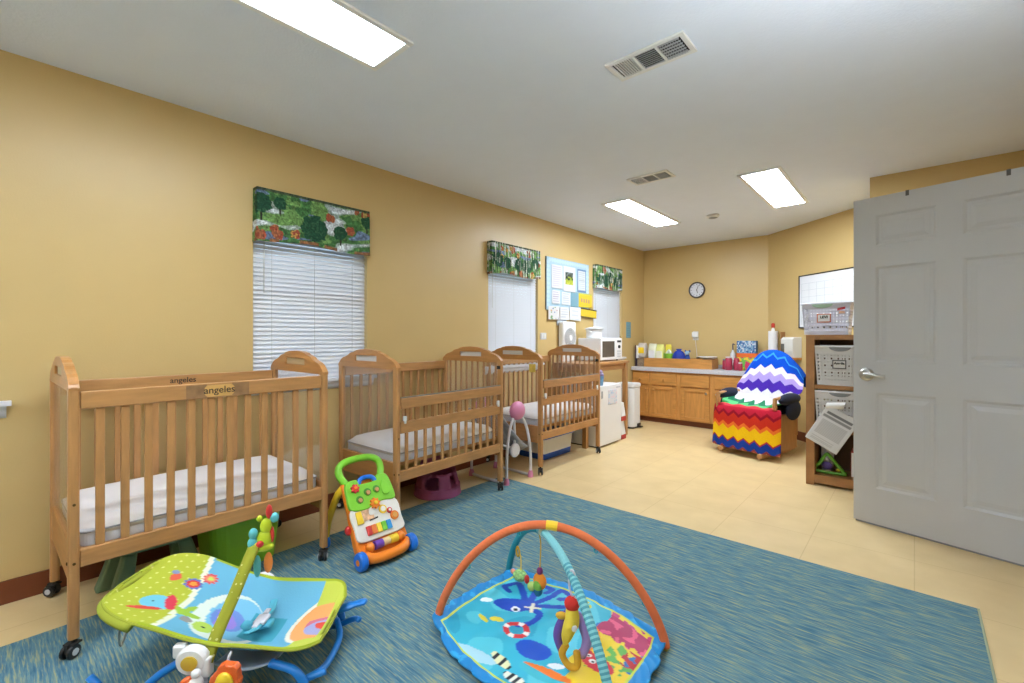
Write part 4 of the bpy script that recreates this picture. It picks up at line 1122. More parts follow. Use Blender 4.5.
# ================================================================ THINGS UNDER AND BETWEEN THE CRIBS
# dusty green toddler chair
gd = mat('dusty_green_plastic', rgb(104, 132, 104), .5)
t = thing('toddler_chair', 'dusty green plastic toddler chair pushed under the nearest crib', 'chair', (-2.70, .50, 0), 0)
bm = BM(); prism(bm, rrect(.26, .28, .05, 4), (0, 0, .22), (1, 0, 0), (0, 1, 0), (0, 0, 1), .028); fin('seat', bm, gd, t, bevel=.008)
for x in (-1, 1):
    for y in (-1, 1):
        bm = BM()
        lo = [(x*.135+a*.035, y*.15+b*.042, 0) for a, b in ((-1, -1), (1, -1), (1, 1), (-1, 1))]; hi = [(x*.1+a*.025, y*.10+b*.026, .225) for a, b in ((-1, -1), (1, -1), (1, 1), (-1, 1))]
        l = [bm.verts.new(p) for p in lo]; h_ = [bm.verts.new(p) for p in hi]
        bm.faces.new(l); bm.faces.new(h_[::-1])
        for i in range(4): bm.faces.new([l[i], l[(i+1) % 4], h_[(i+1) % 4], h_[i]])
        fin('leg', bm, gd, t, bevel=.012, seg=3)
t = thing('green_tub', 'bright green plastic tub on the floor under the nearest crib', 'tub', (-2.71, .865, 0))
bm = BM(); rings = []
for k, z in ((.84, .0), (.86, .01), (1.0, .25), (1.05, .252), (1.06, .27), (.97, .27), (.84, .012)):
    rings.append([bm.verts.new((px*k, py*k, z)) for px, py in rrect(.36, .34, .08, 6)])
for a, b in zip(rings, rings[1:]):
    for i in range(len(a)): bm.faces.new([a[i], a[(i+1) % len(a)], b[(i+1) % len(a)], b[i]])
bm.faces.new(rings[0][::-1]); bm.faces.new(rings[-1])
fin('tub_body', bm, mat('leaf_green_plastic', rgb(140, 200, 44), .35), t)
for s in (-1, 1): fin('grip', B(-.05, .05, s*.185-.008, s*.185+.008, .235, .25), mat('leaf_green_plastic', (0, 0, 0)), t, bevel=.004)

# magenta floor seat with leg openings
t = thing('infant_floor_seat', 'purple-pink moulded infant floor seat under the middle crib', 'baby seat', (-2.70, 2.22, 0), -.35)
pk = mat('magenta_foam', rgb(158, 78, 124), .6)
bm = BM(); g = {}; nu_, nv_ = 40, 10
def sh(u, v):
    a = 2*PI*u
    r = .185-.045*v; top = .17+.10*max(0, -math.cos(a))**1.5*0+.09*(.5-.5*math.cos(a))**2
    return Vector((r*math.cos(a), r*.95*math.sin(a), v*top))
for j in range(nv_+1):
    for i in range(nu_): g[i, j] = bm.verts.new(sh(i/nu_, j/nv_))
def inhole(i, j):
    a = 360*(i+.5)/nu_; v = (j+.5)/nv_
    for c in (38, 322):
        d = ((a-c+180) % 360-180)/22; e = (v-.66)/.34
        if d*d+e*e < 1: return True
    return False
for j in range(nv_):
    for i in range(nu_):
        if not inhole(i, j): bm.faces.new([g[i, j], g[(i+1) % nu_, j], g[(i+1) % nu_, j+1], g[i, j+1]])
o = fin('shell', bm, pk, t, smooth=True); md = o.modifiers.new('th', 'SOLIDIFY'); md.thickness = .028; md.offset = -1
fin('seat_floor', L([(.17, .002), (.168, .07), (.001, .07)], n=32), pk, t)
bm = BM(); ell(bm, (.09, 0, .10), (.035, .03, .06)); fin('pommel', bm, pk, t, smooth=True)

# storage tub under the farthest crib
t = thing('storage_tub', 'clear storage tub with blue lid and base under the farthest crib', 'storage box', (-2.80, 3.69, 0))
blu = mat('cobalt_plastic', rgb(34, 90, 196), .35)
def tubshell(w, l, z0, z1, k0, k1, m, nm, wall=.004):
    bm = BM(); rings = []
    for k, z in ((k0, z0), (k1, z1), (k1*.97, z1), (k0*.97, z0+.004)): rings.append([bm.verts.new((px*k, py*k, z)) for px, py in rrect(w, l, .03, 4)])
    for a, b in zip(rings, rings[1:]):
        for i in range(len(a)): bm.faces.new([a[i], a[(i+1) % len(a)], b[(i+1) % len(a)], b[i]])
    bm.faces.new(rings[0][::-1]); bm.faces.new(rings[-1])
    return fin(nm, bm, m, t)
tubshell(.34, .50, .0, .055, .93, .95, blu, 'tub_base'); tubshell(.34, .50, .056, .195, .95, 1.0, mat('frosted_white', rgb(226, 228, 228), .4, var=.04, vscale=9), 'tub_body')
bm = BM(); prism(bm, rrect(.37, .53, .03, 4), (0, 0, .196), (1, 0, 0), (0, 1, 0), (0, 0, 1), .038); fin('lid', bm, blu, t, bevel=.005)
for s in (-1, 1): fin('clip', B(-.05, .05, s*.262-.006, s*.262+.006, .16, .21), blu, t, bevel=.004)
bm = BM(); ell(bm, (0, .1, .115), (.11, .11, .05)); ell(bm, (.02, -.1, .12), (.1, .1, .055)); fin('contents', bm, mat('pale_contents', rgb(190, 180, 160), .8, var=.2, vscale=20), t, smooth=True)

# baby swing between the middle and farthest cribs
t = thing('baby_swing', 'white and pink baby swing with grey seat between the middle and farthest cribs', 'baby swing', (-2.62, 2.84, 0))
wh = mat('swing_white', rgb(216, 214, 220), .35); pnk = mat('swing_pink', rgb(208, 130, 168), .4); gs = mat('swing_grey_fabric', rgb(150, 154, 164), .9, bump=.4, bscale=30, var=.12, vscale=14)
for sx in (1, -1):
    X = .2*sx
    bm = BM(); ell(bm, (X-.0, -.025, .575), (.050, .082, .076)); fin('motor_housing' if sx > 0 else 'pivot_housing', bm, pnk, t, smooth=True)
    for s, yy in ((-1, -.155), (1, .145)):
        fin('leg', T([(X, -.025+s*.035, .55), (X, yy*.72-.01, .42), (X, yy*.98, .22), (X, yy, .035)], .0115, 10), wh, t, smooth=True)
        fin('foot', L([(.024, 0), (.022, .03), (.014, .055)], (X, yy, 0), 14), pnk, t, smooth=False)
for yy in (-.155, .145):
    fin('floor_tube', T([(.2, yy, .016), (.05, yy*(1.05), .014), (-.1, yy*1.05, .014), (-.2, yy, .016)], .0115, 10), wh, t, smooth=True)
fin('swing_arm', T([(.16, -.025, .55), (.155, -.01, .42), (.15, .0, .33), (.145, -.01, .27)], .012, 10), wh, t, smooth=True)
fin('swing_arm', T([(-.16, -.025, .55), (-.155, -.01, .42), (-.15, .0, .33), (-.145, -.01, .27)], .012, 10), wh, t, smooth=True)
fin('arm_joint', L([(.042, -.0), (.056, .006), (.056, .022), (.042, .028), (.001, .029)], (.145, -.01, .245), 22, M=RY(PI/2)), wh, t, smooth=False)
fin('seat_ring', T([(.14, -.01, .255), (.12, -.12, .30), (0, -.16, .32), (-.12, -.12, .30), (-.14, 0, .25), (-.1, .09, .21), (.1, .09, .21)], .010, 8, closed=True), wh, t, smooth=True)
def sw(u, v):
    a = (u-.5)*2; y = -.215+.33*v
    return Vector((a*.19, y, .50*(1-v)**1.2*.72+.22-.07*(1-a*a)*v+.05*v))
pgrid('seat_sling', 16, 20, sw, lambda u, v: rgb(150, 154, 166) if noise.noise(Vector((u*9, v*9, 1))) < .2 else rgb(190, 192, 198), parent=t, thick=.014)

# ================================================================ ACTIVITY WALKER
OR = mat('toy_orange', rgb(236, 130, 34), .35); GR = mat('toy_lime', rgb(126, 200, 52), .35); YE = mat('toy_yellow_p', rgb(238, 200, 48), .35); BLU = mat('toy_blue', rgb(28, 112, 214), .35)
RED = mat('toy_red', rgb(206, 52, 50), .35); PUR = mat('toy_purple_p', rgb(110, 66, 170), .35); CREAM = mat('toy_cream', rgb(228, 224, 216), .4); DGR = mat('toy_dark_green', rgb(66, 140, 34), .4)
t = thing('activity_walker', 'colourful push-along activity walker with lime handle in front of the middle crib', 'toy', (-2.075, 1.368, RZT), 0)
# local: x forward (faces the room), panel leans back towards -x
lean = math.atan2(.235, .36)
MP = Matrix.Translation((0.0, 0, .035)) @ RY(-lean)      # local z runs up the panel, x is its outward normal
def PB(x0, x1, y0, y1, z0, z1): return box(BM(), x0, x1, y0, y1, z0, z1, M=MP)
def slab(outline, x0, th):
    bm = BM(); pr = [MP @ Vector((x0, p[0], p[1])) for p in outline]; pr2 = [MP @ Vector((x0+th, p[0], p[1])) for p in outline]
    a = [bm.verts.new(p) for p in pr]; b = [bm.verts.new(p) for p in pr2]; n = len(a)
    bm.faces.new(a); bm.faces.new(b[::-1])
    for i in range(n): bm.faces.new([a[i], b[i], b[(i+1) % n], a[(i+1) % n]])
    return bm
def sm2(pts, n=5): return [(p.x, p.y) for p in catmull([Vector((a, b, 0)) for a, b in pts], n, closed=True)]
fin('chassis', slab(sm2([(-.135, .0), (-.06, -.02), (.06, -.02), (.135, .0), (.150, .07), (.135, .25), (.115, .40), (.0, .41), (-.115, .40), (-.135, .25), (-.150, .07)]), -.045, .045), OR, t, bevel=.008, seg=3)
fin('bumper', T([tuple(MP @ Vector(p)) for p in ((.005, -.125, .03), (.02, -.09, .0), (.026, 0, -.008), (.02, .09, .0), (.005, .125, .03))], .026, 10), OR, t, smooth=True)
fin('cream_panel', slab(sm2([(-.130, .095), (0, .088), (.130, .095), (.142, .16), (.134, .262), (0, .275), (-.134, .262), (-.142, .16)]), .001, .016), CREAM, t, bevel=.006, seg=3)
fin('green_panel', slab(sm2([(-.132, .262), (-.04, .245), (.05, .268), (.130, .262), (.138, .33), (.122, .405), (.06, .412), (.045, .385), (-.045, .385), (-.06, .412), (-.122, .405), (-.138, .33)]), .001, .024), GR, t, bevel=.007, seg=3)
def disc(name, y, z, r, th, m, x0=.017, n=20, petal=0, parent=None):
    if petal:
        out = [(y+r*(1+.18*math.cos(petal*2*PI*i/40))*math.cos(2*PI*i/40), z+r*(1+.18*math.cos(petal*2*PI*i/40))*math.sin(2*PI*i/40)) for i in range(40)]
    else: out = [(y+r*math.cos(2*PI*i/n), z+r*math.sin(2*PI*i/n)) for i in range(n)]
    return fin(name, slab(out, x0, th), m, parent or t, bevel=.002)
disc('flower_knob', -.085, .365, .022, .012, RED, .025, petal=7); disc('knob_centre', -.085, .365, .009, .018, OR, .025)
disc('flower_knob', .0, .262, .026, .018, OR, .02, petal=8); disc('knob_centre', 0, .262, .010, .026, YE, .02)
for y, z, m in ((-.075, .302, DGR), (-.02, .332, DGR), (.035, .335, DGR)):
    disc('porthole', y, z, .021, .003, m, .0252); disc('animal_bead', y, z-.004, .012, .010, mat('bead_tan', rgb(196, 140, 90), .5), .0255)
fin('leaf_bump', slab(sm2([(.065, .30), (.10, .295), (.112, .345), (.085, .375), (.065, .345)]), .025, .008), GR, t, bevel=.004)
fin('carry_arch', T([tuple(MP @ Vector((.012, -.055, .378))), tuple(MP @ Vector((.014, -.03, .412))), tuple(MP @ Vector((.014, .03, .412))), tuple(MP @ Vector((.012, .055, .378)))], .013, 10), BLU, t, smooth=True)
disc('clock_dial', .04, .222, .024, .006, YE); disc('dial_face', .04, .222, .015, .009, CREAM)
disc('red_button', .075, .205, .015, .010, RED); disc('button_face', .075, .205, .008, .013, CREAM)
disc('orange_dial', .095, .172, .024, .010, OR); disc('dial_face', .095, .172, .015, .013, mat('dial_tan', rgb(222, 160, 80), .4))
fin('flap_door', slab([(-.122, .18), (-.085, .18), (-.085, .245), (-.118, .245)], .017, .008), YE, t, bevel=.003)
fin('picture_card', slab([(-.08, .19), (-.02, .19), (-.02, .25), (-.08, .25)], .017, .003), mat('pic_peach', rgb(222, 176, 140), .6, var=.4, vscale=40), t)
fin('picture_dog', slab(sm2([(-.045, .215), (-.01, .21), (.0, .235), (-.03, .25)]), .0175, .006), CREAM, t); fin('speaker_slot', slab([(-.05, .182), (.0, .186), (.0, .194), (-.05, .190)], .017, .003), DARK, t)
kc = [(206, 60, 56), (236, 126, 60), (240, 206, 60), (120, 196, 60), (50, 150, 214)]
for k, c in enumerate(kc): fin('piano_key', slab(rr2 := [(-.085+.03*k, .112), (-.058+.03*k, .112), (-.058+.03*k, .160), (-.085+.03*k, .160)], .0172, .010), mat('key_%d' % k, rgb(*c), .4), t, bevel=.003)
fin('roller_left', tube(BM(), [tuple(MP @ Vector((.022, -.068, .058))), tuple(MP @ Vector((.022, -.022, .058)))], .022, 14), PUR, t, smooth=False)
fin('roller_middle', tube(BM(), [tuple(MP @ Vector((.022, -.020, .058))), tuple(MP @ Vector((.022, .020, .058)))], .020, 14), mat('roller_cream', rgb(222, 196, 140), .4), t)
fin('roller_right', tube(BM(), [tuple(MP @ Vector((.022, .022, .058))), tuple(MP @ Vector((.022, .068, .058)))], .022, 14), YE, t)
for s in (-1, 1):
    bm = BM(); ell(bm, MP @ Vector((.02, s*.092, .058)), (.026, .022, .026)); fin('roller_boss', bm, OR, t, smooth=True)
    M = RX(PI/2)
    fin('front_wheel', L([(.018, -.019), (.040, -.019), (.046, -.012), (.046, .012), (.040, .019), (.018, .019)], (-.0, s*.150, .046), 28, M=M), BLU, t, smooth=False)
    fin('wheel_hub', L([(.001, -.022), (.014, -.022), (.016, -.018), (.016, .018), (.014, .022), (.001, .022)], (-.0, s*.150, .046), 18, M=M), OR, t)
    fin('back_leg', T([(-.235, s*.115, .36), (-.27, s*.135, .31), (-.335, s*.15, .17), (-.375, s*.15, .05)], .019, 10), YE, t, smooth=True)
    fin('side_arm', T([(-.085, s*.115, .10), (-.15, s*.122, .24), (-.24, s*.118, .37)], .016, 10), OR, t, smooth=True)
    fin('rear_wheel', L([(.012, -.014), (.032, -.014), (.037, -.009), (.037, .009), (.032, .014), (.012, .014)], (-.375, s*.15, .037), 24, M=M), BLU, t)
fin('handle', T([(-.235, -.105, .37), (-.262, -.125, .41), (-.285, -.118, .452), (-.297, -.06, .477), (-.297, .06, .477), (-.285, .118, .452), (-.262, .125, .41), (-.235, .105, .37)], .0195, 12), GR, t, smooth=True)
bm = BM(); ell(bm, (-.13, -.15, .165), (.02, .016, .024)); fin('side_spinner', bm, RED, t, smooth=True)

# ================================================================ PLAY GYM
GX, GY = -1.09, 1.43
def in_ell(x, y, cx, cy, rx, ry, a=0):
    dx, dy = x-cx, y-cy; c, s_ = math.cos(a), math.sin(a); X, Y = dx*c+dy*s_, -dx*s_+dy*c
    return (X/rx)**2+(Y/ry)**2 < 1
def seg_d(x, y, pts):
    best = 9; bt = 0
    for (a, b), (c, d) in zip(pts, pts[1:]):
        vx, vy = c-a, d-b; tt = max(0, min(1, ((x-a)*vx+(y-b)*vy)/(vx*vx+vy*vy+1e-9)))
        e = math.hypot(x-a-tt*vx, y-b-tt*vy)
        if e < best: best = e
    return best
def cr2(p): return [(q.x, q.y) for q in catmull([Vector((a, b, 0)) for a, b in p], 4)]
# the print is laid out in floor metres relative to the mat centre
ARMS = [cr2(p) for p in ([(-.17, .10), (-.24, .18), (-.31, .24), (-.33, .17), (-.29, .14)], [(-.16, .11), (-.19, .20), (-.23, .29), (-.16, .29), (-.16, .24)], [(-.15, .11), (-.12, .22), (-.12, .30), (-.05, .28), (-.08, .23)], [(-.14, .10), (-.05, .18), (.0, .21), (.03, .16), (-.02, .15)], [(-.16, .07), (-.08, .08), (-.07, .0), (-.10, -.045)])]
def matcol(u, v):
    X, Y = (u-.5)*.84, (v-.5)*.74
    edge = max(abs(X)/.42, abs(Y)/.37)
    n = noise.noise(Vector((X*6, Y*6, 0))); nf = noise.noise(Vector((X*26, Y*26, 3)))
    if edge > .86:
        c = (26, 136, 206) if edge > .885 else (206, 216, 70)
        if edge > .885 and nf > .25: c = (50, 164, 220)
        return rgb(*c)
    c = (54, 176, 204) if n < .12 else (84, 194, 214)
    if n < -.3: c = (40, 160, 194)
    # reef on the right
    rx = X-(.17-.10*Y+.02*math.sin(Y*30)+.015*nf)
    if rx > 0:
        c = (236, 206, 50)
        if n > .08 and Y > -.05: c = (38, 116, 186)
        if Y > .16+.04*nf and X > .15: c = (176, 36, 92) if nf > -.25 else (224, 90, 130)
        if Y > .29: c = (232, 196, 56) if nf > 0 else (196, 60, 120)
        if .03 < Y < .15 and X > .24 and nf > -.1: c = (190, 40, 50) if n > -.1 else (96, 176, 76)
        if -.08 < Y < .04 and X > .22 and nf > .12: c = (92, 176, 84)
        if in_ell(X, Y, .16, .09, .035, .075, .3): c = (232, 132, 44)
    # octopus
    for p in ARMS:
        if seg_d(X, Y, p) < .015: c = (24, 70, 178)
    if in_ell(X, Y, -.21, .055, .085, .055, .5): c = (24, 72, 186)
    if in_ell(X, Y, -.175, .035, .02, .018): c = (232, 236, 240)
    if in_ell(X, Y, -.172, .032, .009, .009): c = (16, 20, 50)
    if seg_d(X, Y, [(-.145, .125), (-.115, .065)]) < .007 or seg_d(X, Y, [(-.155, .08), (-.10, .11)]) < .006: c = (230, 226, 200)
    if in_ell(X, Y, -.315, .0, .03, .018, .9): c = (226, 236, 240)
    # life ring
    d = math.hypot(X+.085, Y+.075)
    if .032 < d < .056: c = (206, 44, 52) if (math.atan2(Y+.075, X+.085)*180/PI+360) % 90 > 24 else (232, 226, 222)
    # small yellow fish
    if in_ell(X, Y, -.185, -.085, .032, .018, .6) or in_ell(X, Y, -.235, -.12, .035, .012, -.2): c = (226, 208, 60)
    # yellow seaweed by the octopus
    if in_ell(X, Y, .02, .245, .045, .055) and nf > -.05: c = (214, 208, 60)
    # red fish
    if in_ell(X, Y, .245, -.03, .075, .042, -.3) or in_ell(X, Y, .185, .0, .03, .03): c = (206, 40, 60)
    for ex in ((.205, -.01), (.235, -.035)):
        if in_ell(X, Y, *ex, .014, .014): c = (236, 236, 236)
        if in_ell(X, Y, ex[0]+.003, ex[1]-.003, .006, .006): c = (20, 20, 30)
    # blue whale back, striped fish, orange fish
    if in_ell(X, Y, .035, -.12, .07, .05, .3): c = (24, 80, 190)
    if in_ell(X, Y, .14, -.2, .10, .035, .1): c = (234, 120, 40) if Y > -.2 else (60, 180, 200)
    if in_ell(X, Y, -.02, -.245, .055, .022, -.2): c = (228, 226, 180) if math.sin(X*160) > -.2 else (24, 30, 40)
    if in_ell(X, Y, .075, -.285, .05, .02, -.1): c = (232, 230, 214) if math.sin(X*190) > -.1 else (24, 30, 40)
    if in_ell(X, Y, .15, -.14, .03, .014, .5): c = (230, 236, 240)
    if in_ell(X, Y, -.12, -.30, .10, .03, .3): c = (170, 214, 230)
    return rgb(*c)
def matpos(u, v):
    a, b = u*2-1, v*2-1
    # corners pulled out to the arch feet, sides bowed
    hx, hy = .385, .245
    bow = .045
    x = a*hx*(1+.10*(1-b*b)); y = b*hy*(1+.42*(1-a*a))
    e = max(abs(a), abs(b))
    ruf = .010*math.sin((x+y)*75+3*noise.noise(Vector((x*8, y*8, 0)))) if e > .87 else 0
    k = max(0, (e-.87)/.13)
    z = .012+.010*(noise.noise(Vector((x*5, y*6, 4)))+.3)+.006*noise.noise(Vector((x*14, y*12, 9)))
    z = max(.006, z)+k*(.006+abs(ruf))*(1-k*.7)
    crn = max(0, abs(a)+abs(b)-1.6)/.4
    z += .018*crn
    return (x+ruf*.4*k, y+ruf*.4*k, max(z, .004))
g = thing('play_gym', 'blue undersea play mat with crossed orange and blue arches on the rug', 'play mat', (GX, GY, RZT), 0)
pgrid('mat', 168, 148, matpos, matcol, painted_mat('satin_print', .5, 0, .4), g, thick=.006, off=1)
def arch(A, Bp, hgt, r, m, name, n=60, ridged=0):
    A, Bp = Vector(A), Vector(Bp); M_ = (A+Bp)/2; D = (Bp-A)/2; pts = []; rr = []
    for i in range(n+1):
        a = PI*i/n; p = M_-D*math.cos(a); pts.append((p.x, p.y, .012+hgt*math.sin(a)**1.45)); rr.append(r*(1+(.07 if ridged and i % 2 else 0)))
    return pts, rr
def lo(x, y): return (x-GX, y-GY, 0)
ORC = mat('orange_plush', rgb(222, 116, 70), .95, bump=.5, bscale=45, var=.08, vscale=20)
pts, rr = arch(lo(-1.475, 1.215), lo(-.70, 1.665), .420, .0165, None, '', 64)
fin('orange_arch', tube(BM(), pts, rr, 12), ORC, g, smooth=True)
pb, rb = arch(lo(-1.50, 1.68), lo(-.62, 1.16), .385, .0145, None, '', 210, True)
TEALM = mat('teal_plush', rgb(40, 146, 160), .9, bump=.3, bscale=40); AQ = mat('aqua_ribbed', rgb(124, 190, 196), .85); AQ2 = mat('aqua_ribbed_dark', rgb(78, 150, 164), .85)
fin('teal_arch', tube(BM(), pb[:93], rb[:93], 12), TEALM, g, smooth=True)
bm = BM(); tube(bm, pb[92:], rb[92:], 12)
for f in bm.faces:
    f.material_index = 0
bm.faces.ensure_lookup_table()
for i, f in enumerate(bm.faces):
    if i < len(bm.faces)-2 and (i//12) > 33 and (i//12) % 2: f.material_index = 1
fin('aqua_arch', bm, [AQ, AQ2], g, smooth=False)
fin('yellow_band', tube(BM(), [pts[32], pts[33], pts[34]], .0185, 12), YE, g)
fin('arch_cap', tube(BM(), [pb[96], pb[97], pb[98], pb[99]], .017, 12), mat('cap_cream', rgb(214, 222, 190), .6), g)
for k, s in ((16, -1), (27, 1), (41, 1), (52, -1)):
    p = Vector(pts[k]); fin('toy_loop', tube(BM(), catmull([p+Vector((0, 0, -.015)), p+Vector((.008, 0, -.028)), p+Vector((0, 0, -.036)), p+Vector((-.008, 0, -.028))], 4, True), .0025, 6, closed=True), TEALM, g)
for p, nm in ((pts[0], 0), (pts[-1], 1), (pb[0], 2), (pb[-1], 3)):
    fin('foot_clip', B(p[0]-.012, p[0]+.012, p[1]-.012, p[1]+.012, .002, .02), mat('clip_olive', rgb(170, 170, 70), .5), g, bevel=.003)
# hanging toys, each clipped to an arch
P = [Vector(p)+Vector((GX, GY, RZT)) for p in pb]; PO = [Vector(p)+Vector((GX, GY, RZT)) for p in pts]
k = 133; top = P[k]+Vector((0, 0, -.012))
t = thing('plush_bird', 'yellow and purple plush bird hanging from the aqua arch of the play gym', 'toy', (top.x, top.y, top.z), .5); t.scale = (1.12, 1.12, 1)
fin('link_ring', T([(0, 0, .034), (.014, -.008, .0), (.018, -.012, -.04), (.004, -.006, -.055), (-.008, .0, -.03), (-.010, .006, .01)], .0035, 8, closed=True), mat('ring_white', rgb(214, 214, 226), .3), t, smooth=True)
VEL = mat('plush_yellow', rgb(232, 204, 70), .95, bump=.4); VP = mat('plush_lilac', rgb(160, 136, 204), .95, bump=.4); VPD = mat('plush_purple', rgb(110, 84, 170), .95, bump=.4); VG = mat('plush_gold', rgb(206, 160, 50), .95, bump=.4)
bm = BM(); ell(bm, (0, -.008, -.075), .024); fin('head_ball', bm, mat('plush_red', rgb(204, 46, 36), .9, bump=.3), t, smooth=True)
fin('body', T([(0, -.01, -.09), (.0, -.016, -.13), (-.012, -.016, -.17), (-.022, -.012, -.215)], [.018, .019, .020, .021, .022, .022, .023, .023, .023, .022, .021, .020, .019, .018, .017, .015, .012, .009, .006], 12), VEL, t, smooth=True)
bm = BM(); ell(bm, (-.032, -.012, -.118), (.018, .012, .012)); fin('crest', bm, VG, t, smooth=True)
bm = BM(); ell(bm, (.008, -.034, -.140), (.010, .006, .012)); fin('eye_patch', bm, WHITEP, t, smooth=True)
for s in (-1, 1):
    fin('wing', T([(s*.014, 0, -.11), (s*.034, 0, -.155), (s*.044, .002, -.20), (s*.030, .004, -.26)], [.011+.005*math.sin(i/18*PI) for i in range(19)], 10), VP if s > 0 else VPD, t, smooth=True)
fin('tail_ring', T([(-.018, -.012, -.215), (-.03, -.012, -.25), (-.008, -.014, -.285), (.016, -.012, -.28), (.014, -.010, -.235)], [.011]*31, 8), VG, t, smooth=True)
k = 45; top = P[k]+Vector((0, 0, -.015))
t = thing('netted_fish', 'yellow and green netted ball toy hanging from the teal arch', 'toy', (top.x+.03, top.y, top.z)); t.scale = (1, 1, .84)
fin('cord', T([(-.03, 0, .015), (-.012, 0, -.02), (0, 0, -.06), (0, 0, -.13)], .0028, 6), YE, t)
fin('link_ring', T([(-.02, 0, .0), (-.008, .0, -.03), (-.018, 0, -.055), (-.028, 0, -.03)], .0045, 7, closed=True), VG, t, smooth=True)
bm = BM(); ell(bm, (-.005, 0, -.155), (.036, .03, .030)); fin('ball', bm, mat('net_green', rgb(150, 196, 120), .7, var=.5, vscale=70), t, smooth=True)
bm = BM(); ell(bm, (-.047, 0, -.15), (.014, .012, .014)); fin('pink_bead', bm, mat('bead_pink', rgb(224, 150, 120), .5), t, smooth=True)
bm = BM(); ell(bm, (.036, 0, -.16), (.013, .012, .024)); fin('red_fin', bm, RED, t, smooth=True)
bm = BM(); ell(bm, (.066, 0, -.185), (.022, .02, .024)); fin('lime_bead', bm, mat('bead_lime', rgb(176, 206, 110), .6), t, smooth=True)
k = 33; top = PO[33]+Vector((-.0, 0, -.02))
tx, ty = -1.24, 1.60
pt_ = P[90]+Vector((0, 0, -.015))
t = thing('plush_seahorse', 'orange, green and blue plush toy hanging behind the aqua arch', 'toy', (pt_.x, pt_.y+.0, pt_.z)); t.scale = (1.1, 1.1, .9)
fin('cord', T([(0, 0, .015), (.004, .01, -.05), (.0, .01, -.17)], .0025, 6), VG, t)
bm = BM(); ell(bm, (0, .01, -.178), (.012, .012, .018)); fin('crown', bm, mat('plush_plum', rgb(120, 50, 110), .9), t, smooth=True)
bm = BM(); ell(bm, (0, .01, -.225), (.028, .02, .038)); fin('body', bm, mat('plush_orange', rgb(226, 136, 40), .9), t, smooth=True)
bm = BM(); ell(bm, (0, -.002, -.24), (.018, .016, .028)); fin('belly', bm, mat('plush_green', rgb(120, 176, 70), .9), t, smooth=True)
bm = BM(); ell(bm, (0, -.0, -.262), (.017, .017, .026)); fin('tail', bm, mat('plush_teal', rgb(30, 110, 150), .9), t, smooth=True)

# ================================================================ BABY ROCKER
BX, BY = -1.82, .57
ua = .765; BX += .0
r = thing('baby_rocker', 'lime and blue infant rocker seat with blue tube frame on the rug', 'baby rocker', (BX, BY, RZT), ua); r.scale = (.93, .90, .82)
# local: +x towards the foot end, -y towards the viewer (near side), origin below the middle
UP = [(-.385, .372, .05), (-.365, .374, .145), (-.32, .366, .20), (-.24, .338, .228), (-.13, .285, .226), (-.02, .215, .224), (.06, .165, .224), (.13, .145, .224), (.20, .148, .228), (.27, .165, .232), (.32, .18, .23), (.355, .182, .205), (.375, .165, .15)]
up = catmull([Vector(p) for p in UP], 8)
def rat(u):
    k = u*(len(up)-1); i = min(int(k), len(up)-2); return up[i].lerp(up[i+1], k-i)
def rim_up(x):   # side rims rise around the seat
    return .020+.080*math.exp(-((x-.14)/.18)**2)
def bpos(u, v):
    p = rat(u); s = v*2-1
    return Vector((p.x-.018*(1-s*s)*(1 if u > .9 else 0), s*p.z, p.y+rim_up(p.x)*abs(s)**2.4-.012*(1-s*s)))
def flower(x, y, cx, cy, r, c1, c2, c3, pet=10):
    d = math.hypot(x-cx, y-cy); a = math.atan2(y-cy, x-cx); R = r*(1+.12*math.cos(pet*a))
    if d < r*.4: return c3
    if d < r*.72: return c2
    if d < R: return c1
    return None
